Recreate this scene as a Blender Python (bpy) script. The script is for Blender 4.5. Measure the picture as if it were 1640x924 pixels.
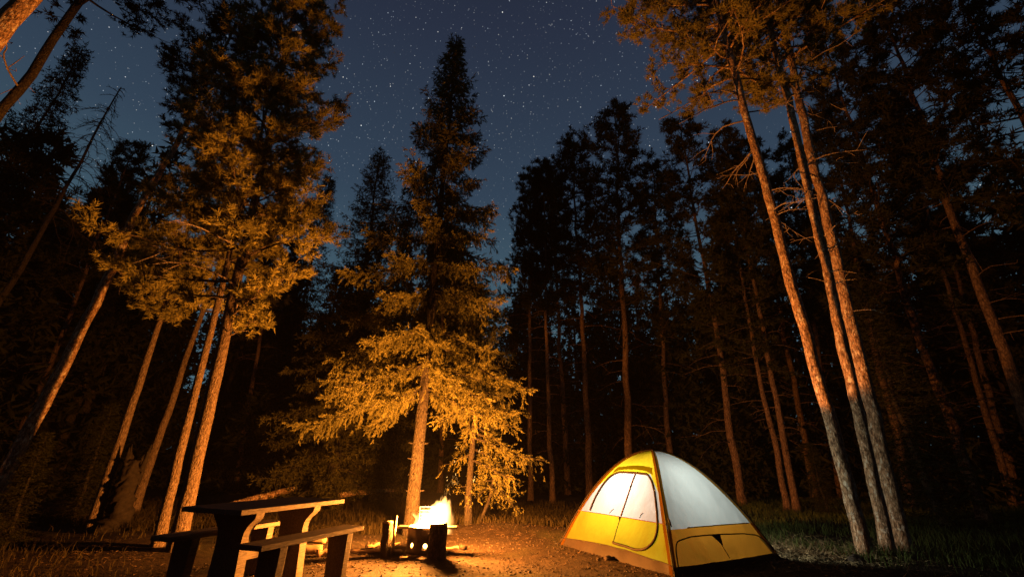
import bpy, bmesh, math, random
import numpy as np
from mathutils import Vector, Matrix, Quaternion

# ------------------------------------------------------------------ clean
for o in list(bpy.data.objects):
    bpy.data.objects.remove(o)
scene = bpy.context.scene
COL = scene.collection

# ------------------------------------------------------------------ camera
F_PX, TILT, ROLL, CAM_H = 686.459, 0.382, 0.011, 1.17
cam_data = bpy.data.cameras.new('camera')
cam_data.sensor_width = 36.0
cam_data.lens = F_PX / 1640.0 * 36.0
cam_data.clip_start, cam_data.clip_end = 0.05, 2000.0
cam = bpy.data.objects.new('camera', cam_data)
COL.objects.link(cam)
_X = Vector((1, 0, 0)); _U = Vector((0, -math.sin(TILT), math.cos(TILT))); _F = Vector((0, math.cos(TILT), math.sin(TILT)))
_R = _X * math.cos(ROLL) + _U * math.sin(ROLL)
_UU = -_X * math.sin(ROLL) + _U * math.cos(ROLL)
cam.matrix_world = Matrix(((_R.x, _UU.x, -_F.x, 0), (_R.y, _UU.y, -_F.y, 0), (_R.z, _UU.z, -_F.z, CAM_H), (0, 0, 0, 1)))
scene.camera = cam

# ------------------------------------------------------------------ world: clear night sky with stars
world = bpy.data.worlds.new('World'); scene.world = world; world.use_nodes = True
nt = world.node_tree; N = nt.nodes; LK = nt.links
N.clear()
w_out = N.new('ShaderNodeOutputWorld'); w_bg = N.new('ShaderNodeBackground')
tc = N.new('ShaderNodeTexCoord'); sx = N.new('ShaderNodeSeparateXYZ')
LK.new(tc.outputs['Generated'], sx.inputs[0])
ramp = N.new('ShaderNodeValToRGB')
el = ramp.color_ramp.elements
el[0].position = 0.0; el[0].color = (0.085, 0.170, 0.215, 1)
el[1].position = 1.0; el[1].color = (0.012, 0.014, 0.025, 1)
for p, c in ((0.28, (0.062, 0.125, 0.165, 1)), (0.55, (0.034, 0.060, 0.098, 1)), (0.80, (0.022, 0.031, 0.058, 1))):
    e = el.new(p); e.color = c
LK.new(sx.outputs['Z'], ramp.inputs[0])
def star_layer(scale, radius, power, gain):
    v = N.new('ShaderNodeTexVoronoi'); v.inputs['Scale'].default_value = scale
    LK.new(tc.outputs['Generated'], v.inputs['Vector'])
    mr = N.new('ShaderNodeMapRange'); mr.inputs['From Min'].default_value = 0.0; mr.inputs['From Max'].default_value = radius * scale
    mr.inputs['To Min'].default_value = 1.0; mr.inputs['To Max'].default_value = 0.0
    LK.new(v.outputs['Distance'], mr.inputs['Value'])
    sp = N.new('ShaderNodeSeparateColor'); LK.new(v.outputs['Color'], sp.inputs[0])
    pw = N.new('ShaderNodeMath'); pw.operation = 'POWER'; pw.inputs[1].default_value = power
    LK.new(sp.outputs[0], pw.inputs[0])
    m1 = N.new('ShaderNodeMath'); m1.operation = 'MULTIPLY'; LK.new(mr.outputs[0], m1.inputs[0]); LK.new(pw.outputs[0], m1.inputs[1])
    m2 = N.new('ShaderNodeMath'); m2.operation = 'MULTIPLY'; m2.inputs[1].default_value = gain; LK.new(m1.outputs[0], m2.inputs[0])
    cl = N.new('ShaderNodeTexNoise'); cl.inputs['Scale'].default_value = 3.2; cl.inputs['Detail'].default_value = 3; LK.new(tc.outputs['Generated'], cl.inputs['Vector'])
    cr_ = N.new('ShaderNodeMapRange'); cr_.inputs['From Min'].default_value = 0.35; cr_.inputs['From Max'].default_value = 0.68; cr_.inputs['To Min'].default_value = 0.35; cr_.inputs['To Max'].default_value = 1.6
    LK.new(cl.outputs['Fac'], cr_.inputs['Value']); m3 = N.new('ShaderNodeMath'); m3.operation = 'MULTIPLY'; LK.new(m2.outputs[0], m3.inputs[0]); LK.new(cr_.outputs[0], m3.inputs[1]); m2 = m3
    hue = N.new('ShaderNodeMixRGB'); hue.inputs[1].default_value = (0.75, 0.87, 1, 1); hue.inputs[2].default_value = (1, 0.93, 0.82, 1)
    LK.new(sp.outputs[1], hue.inputs[0])
    mc = N.new('ShaderNodeMixRGB'); mc.blend_type = 'MULTIPLY'; mc.inputs[0].default_value = 1
    LK.new(hue.outputs[0], mc.inputs[1]); LK.new(m2.outputs[0], mc.inputs[2])
    return mc.outputs[0]
acc = ramp.outputs[0]
for a in ((48, 0.0011, 3.6, 5.0), (95, 0.0009, 3.2, 2.8), (190, 0.0008, 2.4, 1.3)):
    ad = N.new('ShaderNodeMixRGB'); ad.blend_type = 'ADD'; ad.inputs[0].default_value = 1
    LK.new(acc, ad.inputs[1]); LK.new(star_layer(*a), ad.inputs[2]); acc = ad.outputs[0]
LK.new(acc, w_bg.inputs['Color']); w_bg.inputs['Strength'].default_value = 0.93
LK.new(w_bg.outputs[0], w_out.inputs['Surface'])
world.cycles.sampling_method = 'MANUAL'; world.cycles.sample_map_resolution = 256

# ------------------------------------------------------------------ exposure and sampling
vs = scene.view_settings
vs.view_transform = 'Standard'; vs.look = 'None'; vs.exposure = 0.0; vs.gamma = 1.0; vs.use_curve_mapping = False
cy = scene.cycles
cy.use_denoising = True; cy.max_bounces = 6; cy.diffuse_bounces = 3; cy.transmission_bounces = 4
cy.transparent_max_bounces = 12; cy.volume_bounces = 0; cy.sample_clamp_indirect = 4.0
cy.caustics_reflective = False; cy.caustics_refractive = False

FIRE_POWER = 6600.0
FIRE_COLOR = (1.0, 0.31, 0.042)
LANTERN_POWER = 330.0

# ------------------------------------------------------------------ pixel helpers
def ray(x, y):
    ur = (x - 820) / F_PX; vr = (462 - y) / F_PX
    return (_R * ur + _UU * vr + _F)
def ground_at(x, y, z=0.0):
    d = ray(x, y); k = (z - CAM_H) / d.z
    return Vector((d.x * k, d.y * k, z))
def at_depth(x, y, Y):
    d = ray(x, y); k = Y / d.y
    return Vector((d.x * k, Y, CAM_H + d.z * k))

def gz(x, y):
    x = np.asarray(x, float); y = np.asarray(y, float)
    r = np.sqrt(x * x + y * y)
    z = 0.025 * np.sin(x * 1.3 + 0.7 * y) * np.sin(y * 0.9 - 0.4 * x + 1.0) + 0.012 * np.sin(3.1 * x + 1.2) * np.sin(2.7 * y)
    z = z * np.clip((r - 2) / 6, 0.25, 1)
    z = z + 0.13 * np.exp(-(((x + 0.15) / 0.9) ** 2 + ((y - 8.9) / 0.45) ** 2))
    z = z + 0.35 * np.clip((r - 14) / 20, 0, 1) * np.sin(0.23 * x + 1.0) * np.sin(0.19 * y + 0.5)
    return z

# ------------------------------------------------------------------ materials
def new_mat(name):
    m = bpy.data.materials.new(name); m.use_nodes = True
    n = m.node_tree.nodes; l = m.node_tree.links
    return m, n, l, n['Principled BSDF'], n['Material Output']
def coords(n, l, scale=(1, 1, 1), kind='Object'):
    t = n.new('ShaderNodeTexCoord'); mp = n.new('ShaderNodeMapping'); mp.inputs['Scale'].default_value = scale
    l.new(t.outputs[kind], mp.inputs['Vector']); return mp.outputs[0]
def noise(n, l, vec, scale, detail=4, rough=0.6):
    t = n.new('ShaderNodeTexNoise'); t.inputs['Scale'].default_value = scale
    t.inputs['Detail'].default_value = detail; t.inputs['Roughness'].default_value = rough
    l.new(vec, t.inputs['Vector']); return t.outputs['Fac']
def cramp(n, l, fac, stops):
    r = n.new('ShaderNodeValToRGB'); e = r.color_ramp.elements
    e[0].position, e[0].color = stops[0][0], (*stops[0][1], 1)
    e[1].position, e[1].color = stops[-1][0], (*stops[-1][1], 1)
    for p, c in stops[1:-1]:
        q = e.new(p); q.color = (*c, 1)
    l.new(fac, r.inputs[0]); return r.outputs[0]
def bump(n, l, h, strength, dist=0.02):
    b = n.new('ShaderNodeBump'); b.inputs['Strength'].default_value = strength; b.inputs['Distance'].default_value = dist
    l.new(h, b.inputs['Height']); return b.outputs[0]
def mixc(n, l, fac, a, b, mode='MIX'):
    m = n.new('ShaderNodeMixRGB'); m.blend_type = mode
    for i, v in ((0, fac), (1, a), (2, b)):
        if hasattr(v, 'is_linked') or hasattr(v, 'links'):
            l.new(v, m.inputs[i])
        else:
            m.inputs[i].default_value = v if i == 0 else (*v, 1)
    return m.outputs[0]

def bark_mat(name, dark, mid, light, scale=1.0, lichen=None):
    m, n, l, p, o = new_mat(name)
    v = coords(n, l, (14 * scale, 14 * scale, 6 * scale))
    f = noise(n, l, v, 1.6, 6, 0.68)
    c = cramp(n, l, f, [(0.34, dark), (0.5, mid), (0.66, light)])
    vo = n.new('ShaderNodeTexVoronoi'); vo.feature = 'DISTANCE_TO_EDGE'; vo.inputs['Scale'].default_value = 1.7
    l.new(v, vo.inputs['Vector'])
    crack = cramp(n, l, vo.outputs['Distance'], [(0.0, (0.25, 0.23, 0.22)), (0.14, (1, 1, 1))])
    c = mixc(n, l, 0.7, c, crack, 'MULTIPLY')
    if lichen:
        v2 = coords(n, l, (5, 5, 3)); f2 = noise(n, l, v2, 2.2, 5, 0.7)
        k = cramp(n, l, f2, [(0.56, (0, 0, 0)), (0.62, (0.8, 0.8, 0.8))])
        c = mixc(n, l, k, c, lichen)
        v3 = coords(n, l, (7, 7, 4)); f3 = noise(n, l, v3, 2.7, 5, 0.75)
        k3 = cramp(n, l, f3, [(0.36, (0.25, 0.25, 0.25)), (0.47, (1, 1, 1))])
        c = mixc(n, l, 0.85, c, k3, 'MULTIPLY')
    l.new(c, p.inputs['Base Color']); p.inputs['Roughness'].default_value = 0.92
    p.inputs['Specular IOR Level'].default_value = 0.15
    hh = mixc(n, l, 0.5, f, vo.outputs['Distance'], 'ADD')
    l.new(bump(n, l, hh, 1.0, 0.045), p.inputs['Normal'])
    return m
M = {}
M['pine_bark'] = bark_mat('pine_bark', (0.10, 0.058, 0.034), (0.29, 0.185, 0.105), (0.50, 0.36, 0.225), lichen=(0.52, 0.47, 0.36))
M['bark_shade'] = bark_mat('shade_darkened_bark', (0.03, 0.019, 0.013), (0.075, 0.047, 0.03), (0.13, 0.088, 0.06))  # darker copy of the pine bark, shade put into the background trunks
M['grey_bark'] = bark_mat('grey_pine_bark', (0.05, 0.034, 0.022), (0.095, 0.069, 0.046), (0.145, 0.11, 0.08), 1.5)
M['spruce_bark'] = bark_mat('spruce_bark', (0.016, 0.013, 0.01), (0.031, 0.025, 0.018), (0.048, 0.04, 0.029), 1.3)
M['dead_wood'] = bark_mat('dead_branch_wood', (0.12, 0.09, 0.07), (0.24, 0.19, 0.15), (0.36, 0.3, 0.25), 2.0)
M['log_wood'] = bark_mat('log_bark', (0.015, 0.01, 0.007), (0.032, 0.023, 0.015), (0.055, 0.04, 0.028), 1.5)

def leaf_mat(name, a, b, trans=0.3):
    m, n, l, p, o = new_mat(name)
    n.remove(p)
    v = coords(n, l); f = noise(n, l, v, 2.3, 3, 0.6)
    c = cramp(n, l, f, [(0.3, a), (0.7, b)])
    d = n.new('ShaderNodeBsdfDiffuse'); t = n.new('ShaderNodeBsdfTranslucent'); mx = n.new('ShaderNodeMixShader')
    l.new(c, d.inputs['Color']); l.new(c, t.inputs['Color']); mx.inputs[0].default_value = trans
    l.new(d.outputs[0], mx.inputs[1]); l.new(t.outputs[0], mx.inputs[2]); l.new(mx.outputs[0], o.inputs['Surface'])
    return m
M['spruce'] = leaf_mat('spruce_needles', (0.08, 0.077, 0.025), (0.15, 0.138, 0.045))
M['spruce_shade'] = leaf_mat('shade_darkened_spruce_needles', (0.03, 0.03, 0.011), (0.06, 0.056, 0.02))  # darker copy of the spruce needles; weak firelight put into the colour
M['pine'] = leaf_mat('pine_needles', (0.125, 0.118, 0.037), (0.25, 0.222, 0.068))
M['needles_shade'] = leaf_mat('shade_darkened_needles', (0.014, 0.015, 0.006), (0.025, 0.026, 0.010))  # needle colour darkened to paint shade into trees away from the fire
M['grass'] = leaf_mat('grass_blades', (0.035, 0.055, 0.014), (0.075, 0.085, 0.03), 0.35)
M['dry_grass'] = leaf_mat('dry_grass_blades', (0.022, 0.019, 0.009), (0.045, 0.036, 0.017), 0.3)

def plain(name, col, rough=0.7, metal=0.0, nscale=6, var=0.25, bmp=0.2, stretch=(1, 1, 1)):
    m, n, l, p, o = new_mat(name)
    v = coords(n, l, stretch); f = noise(n, l, v, nscale, 5, 0.65)
    lo = tuple(x * (1 - var) for x in col); hi = tuple(min(1, x * (1 + var)) for x in col)
    l.new(cramp(n, l, f, [(0.3, lo), (0.7, hi)]), p.inputs['Base Color'])
    p.inputs['Specular IOR Level'].default_value = 0.12; p.inputs['Roughness'].default_value = rough; p.inputs['Metallic'].default_value = metal
    if bmp: l.new(bump(n, l, f, bmp, 0.01), p.inputs['Normal'])
    return m
M['concrete'] = plain('weathered_table_wood', (0.10, 0.078, 0.054), 0.75, 0, 9, 0.5, 0.5, (9, 1.2, 9))
M['steel'] = plain('sooty_steel', (0.05, 0.042, 0.038), 0.6, 0.55, 12, 0.5, 0.25)
M['grate_steel'] = plain('grate_steel', (0.03, 0.027, 0.025), 0.5, 0.5, 20, 0.3, 0.1)
M['cutwood'] = plain('split_wood', (0.2, 0.14, 0.08), 0.85, 0, 14, 0.25, 0.4, (1, 1, 6))
M['stone'] = plain('pebbles', (0.032, 0.024, 0.018), 0.9, 0, 3, 0.5, 0.2)
M['litter'] = plain('needle_litter', (0.034, 0.022, 0.012), 0.9, 0, 3, 0.5, 0)
M['straw'] = plain('brightened_straw', (0.15, 0.11, 0.058), 0.9, 0, 3, 0.4, 0)  # straw colour raised to brighten the lantern-lit patch past the tent
M['dark_trim'] = plain('dark_brown_binding', (0.010, 0.006, 0.004), 0.7, 0, 20, 0.2, 0)
M['black_trim'] = plain('black_webbing', (0.012, 0.011, 0.011), 0.8, 0, 20, 0.2, 0)
M['zip_tape'] = plain('amber_zip_tape', (0.05, 0.024, 0.004), 0.8, 0, 20, 0.2, 0)
M['tub'] = plain('brown_floor_fabric', (0.0095, 0.0055, 0.0028), 0.7, 0, 9, 0.25, 0.5)
M['charcoal'] = plain('charred_wood', (0.009, 0.007, 0.006), 0.9, 0, 14, 0.5, 0.6)

def fabric(name, col, diff, trans, clear):
    # thin woven nylon: part of the light bounces, part scatters through, part passes straight between the threads
    m, n, l, p, o = new_mat(name); n.remove(p)
    v = coords(n, l, (1, 1, 1)); f = noise(n, l, v, 3.0, 4, 0.55)
    v2 = coords(n, l, (5, 5, 1.6)); f2 = noise(n, l, v2, 1.3, 2, 0.45)
    hh = mixc(n, l, 0.6, f, f2)
    nb = bump(n, l, hh, 0.6, 0.06)
    c = mixc(n, l, f, tuple(x * 0.9 for x in col), tuple(min(1, x * 1.08) for x in col))
    d = n.new('ShaderNodeBsdfDiffuse'); t = n.new('ShaderNodeBsdfTranslucent'); tr = n.new('ShaderNodeBsdfTransparent')
    dk = n.new('ShaderNodeMixRGB'); dk.blend_type = 'MULTIPLY'; dk.inputs[0].default_value = 1; dk.inputs[2].default_value = (diff, diff, diff, 1)
    tk = n.new('ShaderNodeMixRGB'); tk.blend_type = 'MULTIPLY'; tk.inputs[0].default_value = 1; tk.inputs[2].default_value = (trans, trans, trans, 1)
    l.new(c, dk.inputs[1]); l.new(c, tk.inputs[1]); l.new(dk.outputs[0], d.inputs['Color']); l.new(tk.outputs[0], t.inputs['Color'])
    tr.inputs['Color'].default_value = (*[min(1, x + 0.02) for x in col], 1)
    l.new(nb, d.inputs['Normal']); l.new(nb, t.inputs['Normal'])
    ad = n.new('ShaderNodeAddShader'); l.new(d.outputs[0], ad.inputs[0]); l.new(t.outputs[0], ad.inputs[1])
    mx = n.new('ShaderNodeMixShader'); mx.inputs[0].default_value = clear
    l.new(ad.outputs[0], mx.inputs[1]); l.new(tr.outputs[0], mx.inputs[2]); l.new(mx.outputs[0], o.inputs['Surface'])
    return m
M['yellow'] = fabric('yellow_nylon', (0.84, 0.60, 0.02), 0.025, 0.175, 0.05)
M['orange'] = fabric('amber_nylon', (0.80, 0.36, 0.035), 0.035, 0.07, 0.04)
M['white'] = fabric('white_nylon', (0.74, 0.87, 0.92), 0.06, 0.085, 0.20)
M['back_mesh'] = fabric('white_mesh_rear', (0.84, 0.90, 0.88), 0.05, 0.05, 0.78)
M['mesh'] = fabric('white_door_mesh', (0.92, 0.90, 0.84), 0.03, 0.12, 0.02)

def ground_mat():
    m, n, l, p, o = new_mat('campsite_ground')
    v = coords(n, l)
    big = noise(n, l, v, 0.35, 4, 0.6); mid = noise(n, l, v, 5, 5, 0.7); fine = noise(n, l, v, 60, 4, 0.75)
    c1 = cramp(n, l, mid, [(0.25, (0.010, 0.0065, 0.0042)), (0.5, (0.022, 0.0145, 0.009)), (0.78, (0.042, 0.029, 0.0185))])
    c2 = cramp(n, l, fine, [(0.3, (0.3, 0.3, 0.3)), (0.5, (0.9, 0.9, 0.9)), (0.75, (1.7, 1.6, 1.5))])
    c = mixc(n, l, 0.85, c1, c2, 'MULTIPLY')
    moss = cramp(n, l, big, [(0.50, (0, 0, 0)), (0.62, (0.7, 0.7, 0.7))])
    c = mixc(n, l, moss, c, (0.035, 0.036, 0.015))
    l.new(c, p.inputs['Base Color']); p.inputs['Roughness'].default_value = 0.95; p.inputs['Specular IOR Level'].default_value = 0.1
    b1 = bump(n, l, fine, 0.9, 0.02)
    b = n.new('ShaderNodeBump'); b.inputs['Strength'].default_value = 0.8; b.inputs['Distance'].default_value = 0.05
    l.new(mid, b.inputs['Height']); l.new(b1, b.inputs['Normal']); l.new(b.outputs[0], p.inputs['Normal'])
    return m
M['ground'] = ground_mat()
def emit_mat(name, col, strength):
    m, n, l, p, o = new_mat(name); n.remove(p)
    e = n.new('ShaderNodeEmission'); e.inputs['Color'].default_value = (*col, 1); e.inputs['Strength'].default_value = strength
    l.new(e.outputs[0], o.inputs['Surface']); return m
M['ember'] = emit_mat('glowing_embers', (1.0, 0.62, 0.18), 9.0)
M['spark'] = emit_mat('flying_spark', (1.0, 0.55, 0.16), 2.2)
M['bulb'] = emit_mat('lantern_glass', (0.95, 1.0, 0.92), 2.0)
_n = M['bulb'].node_tree.nodes; _l = M['bulb'].node_tree.links   # clear glass that also glows
_a = _n.new('ShaderNodeAddShader'); _t = _n.new('ShaderNodeBsdfTransparent')
_l.new(_n['Emission'].outputs[0], _a.inputs[0]); _l.new(_t.outputs[0], _a.inputs[1]); _l.new(_a.outputs[0], _n['Material Output'].inputs['Surface'])
def flame_mat():
    # glowing gas: dense leaning core, licking tongues torn by turbulence, thin orange rim
    m, n, l, p, o = new_mat('burning_gas'); n.remove(p)
    def mt(op, a, b=None, c=None):
        q = n.new('ShaderNodeMath'); q.operation = op
        for i, v in enumerate((a, b, c)):
            if v is None: continue
            if isinstance(v, (int, float)): q.inputs[i].default_value = v
            else: l.new(v, q.inputs[i])
        return q.outputs[0]
    t = n.new('ShaderNodeTexCoord'); mp = n.new('ShaderNodeMapping'); mp.inputs['Scale'].default_value = (7, 7, 3.0); mp.inputs['Rotation'].default_value = (0, -0.35, 0)
    l.new(t.outputs['Object'], mp.inputs['Vector'])
    nz = n.new('ShaderNodeTexNoise'); nz.inputs['Scale'].default_value = 1.15; nz.inputs['Detail'].default_value = 3; l.new(mp.outputs[0], nz.inputs['Vector'])
    sp = n.new('ShaderNodeSeparateXYZ'); l.new(t.outputs['Object'], sp.inputs[0]); sc_ = n.new('ShaderNodeSeparateColor'); l.new(nz.outputs['Color'], sc_.inputs[0])
    amp = mt('MULTIPLY_ADD', sp.outputs['Z'], 0.55, 0.10)
    x = mt('ADD', sp.outputs['X'], mt('MULTIPLY', mt('SUBTRACT', sc_.outputs[0], 0.5), amp)); y = mt('ADD', sp.outputs['Y'], mt('MULTIPLY', mt('SUBTRACT', sc_.outputs[1], 0.5), amp))
    z = mt('ADD', sp.outputs['Z'], mt('MULTIPLY', mt('SUBTRACT', sc_.outputs[2], 0.5), 0.55))
    ax = mt('MULTIPLY_ADD', mt('MAXIMUM', z, 0.0), 0.56, -0.07)
    tt = n.new('ShaderNodeClamp'); l.new(mt('DIVIDE', z, 0.46), tt.inputs[0])
    w = mt('MULTIPLY_ADD', mt('POWER', mt('SUBTRACT', 1.0, tt.outputs[0]), 0.75), 0.36, 0.006)
    e = mt('SQRT', mt('ADD', mt('POWER', mt('ABSOLUTE', mt('DIVIDE', mt('SUBTRACT', x, ax), w)), 2.0), mt('POWER', mt('ABSOLUTE', mt('DIVIDE', y, mt('MULTIPLY', w, 0.85))), 2.0)))
    mr = n.new('ShaderNodeMapRange'); mr.interpolation_type = 'SMOOTHSTEP'; mr.inputs['From Min'].default_value = 1.12; mr.inputs['From Max'].default_value = 0.45; l.new(e, mr.inputs['Value'])
    em = n.new('ShaderNodeEmission'); em.inputs['Color'].default_value = (1.0, 0.46, 0.11, 1)
    l.new(mt('MULTIPLY', mr.outputs[0], 70.0), em.inputs['Strength']); l.new(em.outputs[0], o.inputs['Volume'])
    try: m.cycles.volume_step_rate = 0.35
    except Exception: pass
    return m
M['flame'] = flame_mat()

# ------------------------------------------------------------------ object helpers
def mesh_np(name, V, Fs, smooth=False):
    me = bpy.data.meshes.new(name)
    V = np.asarray(V, np.float32); Fs = np.asarray(Fs, np.int32); k = Fs.shape[1]
    me.vertices.add(len(V)); me.vertices.foreach_set('co', V.ravel())
    me.loops.add(Fs.size); me.loops.foreach_set('vertex_index', Fs.ravel())
    me.polygons.add(len(Fs)); me.polygons.foreach_set('loop_start', np.arange(len(Fs), dtype=np.int32) * k)
    if smooth: me.polygons.foreach_set('use_smooth', np.ones(len(Fs), bool))
    me.update(calc_edges=True); return me
def link(name, me, mat=None, parent=None, loc=None):
    o = bpy.data.objects.new(name, me); COL.objects.link(o)
    if me is not None and mat is not None and not me.materials: me.materials.append(mat)
    if parent is not None: o.parent = parent
    if loc is not None: o.location = loc
    return o
def tag(o, label=None, cat=None, group=None, kind=None):
    if label: o['label'] = label
    if cat: o['category'] = cat
    if group: o['group'] = group
    if kind: o['kind'] = kind
    return o
def thing(name, label, cat, loc=(0, 0, 0), rotz=0.0, group=None):
    o = bpy.data.objects.new(name, None); COL.objects.link(o); o.empty_display_size = 0.1
    o.location = loc; o.rotation_euler = (0, 0, rotz); return tag(o, label, cat, group)
def copy_part(o, parent):
    c = o.copy(); COL.objects.link(c); c.parent = parent; return c

class Geo:
    def __init__(self): self.v = []; self.f = []; self.n = 0
    def add(self, V, Fq):
        V = np.asarray(V, float); Fq = np.asarray(Fq, int)
        self.v.append(V); self.f.append(Fq + self.n); self.n += len(V)
    def tube(self, pts, rad, k=8, cap=True, jit=None, rng=None):
        pts = np.asarray(pts, float); m = len(pts); rad = np.broadcast_to(np.asarray(rad, float), (m,))
        T = np.gradient(pts, axis=0); T /= np.linalg.norm(T, axis=1)[:, None] + 1e-9
        ref = np.array([0, 0, 1.0]) if abs(T[0][2]) < 0.85 else np.array([1.0, 0, 0])
        A = np.cross(T, ref); A /= np.linalg.norm(A, axis=1)[:, None] + 1e-9
        B = np.cross(T, A); an = np.arange(k) * 2 * np.pi / k
        rr = rad[:, None] * np.ones((m, k))
        if jit is not None: rr = rr * (1 + jit * rng.normal(size=(m, k)))
        V = pts[:, None] + (A[:, None] * np.cos(an)[None, :, None] + B[:, None] * np.sin(an)[None, :, None]) * rr[..., None]
        i = np.arange(m - 1)[:, None]; j = np.arange(k)[None]; j2 = (j + 1) % k
        a = i * k + j; b = i * k + j2; c = (i + 1) * k + j2; d = (i + 1) * k + j
        Fq = np.concatenate([np.stack([a, b, c], -1).reshape(-1, 3), np.stack([a, c, d], -1).reshape(-1, 3)])
        V = V.reshape(-1, 3)
        if cap:
            V = np.concatenate([V, pts[:1], pts[-1:]]); n0 = m * k
            jj = np.arange(k); f0 = np.stack([np.full(k, n0), (jj + 1) % k, jj], -1)
            f1 = np.stack([np.full(k, n0 + 1), (m - 1) * k + jj, (m - 1) * k + (jj + 1) % k], -1)
            Fq = np.concatenate([Fq, f0, f1])
        self.add(V, Fq)
    def tris(self, Tv):
        Tv = np.asarray(Tv, float).reshape(-1, 3)
        self.add(Tv, np.arange(len(Tv)).reshape(-1, 3))
    def mesh(self, name, smooth=True):
        return mesh_np(name, np.concatenate(self.v), np.concatenate(self.f), smooth)

def unit(a): return a / (np.linalg.norm(a, axis=-1, keepdims=True) + 1e-9)
def needles(P, D, L, W, rng):
    side = unit(np.cross(D, rng.normal(size=D.shape)))
    return np.stack([P - side * W[:, None] / 2, P + side * W[:, None] / 2, P + D * L[:, None]], 1)
def brush(P, D, L, rng, k, nl, nw, spread=0.8):
    """needles standing off shoots P..P+D*L"""
    n = len(P); P = np.repeat(P, k, 0); D = np.repeat(D, k, 0); L = np.repeat(L, k)
    t = rng.uniform(0.0, 1.0, len(P))
    R = rng.normal(size=P.shape); R -= (R * D).sum(1)[:, None] * D; R = unit(R)
    dd = unit(D * rng.uniform(0.45, 1.0, (len(P), 1)) + R * spread)
    return needles(P + D * (L * t)[:, None], dd, nl * rng.uniform(0.7, 1.25, len(P)), nw * rng.uniform(0.7, 1.3, len(P)), rng)

# ------------------------------------------------------------------ tree builders (local space, base at origin, +z up)
def trunk_mesh(name, H, r0, r1, rng, sides=14, step=0.35, bend=0.05, flare=1.35, knots=0):
    m = max(6, int(H / step)); z = np.linspace(-0.12, H, m)
    bx = np.cumsum(rng.normal(0, 1, m)) * bend * step; by = np.cumsum(rng.normal(0, 1, m)) * bend * step
    bx -= bx[0]; by -= by[0]
    t = np.clip(z / H, 0, 1); r = r0 + (r1 - r0) * t ** 0.9
    r = r * (1 + (flare - 1) * np.exp(-np.clip(z, 0, 9) / 0.18))
    g = Geo(); pts = np.stack([bx, by, z], 1)
    g.tube(pts, r, sides, True, 0.035, rng)
    for k in range(knots):
        i = rng.integers(2, max(3, int(m * 0.28))); a = rng.uniform(0, 6.28); d = np.array([math.cos(a), math.sin(a), 0.15])
        p = pts[i] + d * r[i] * 0.85
        g.tube([p, p + d * rng.uniform(0.03, 0.09)], [0.018, 0.01], 5)
    return g.mesh(name), pts, r
def along(pts, z):
    return np.array([np.interp(z, pts[:, 2], pts[:, 0]), np.interp(z, pts[:, 2], pts[:, 1]), z])

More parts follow.
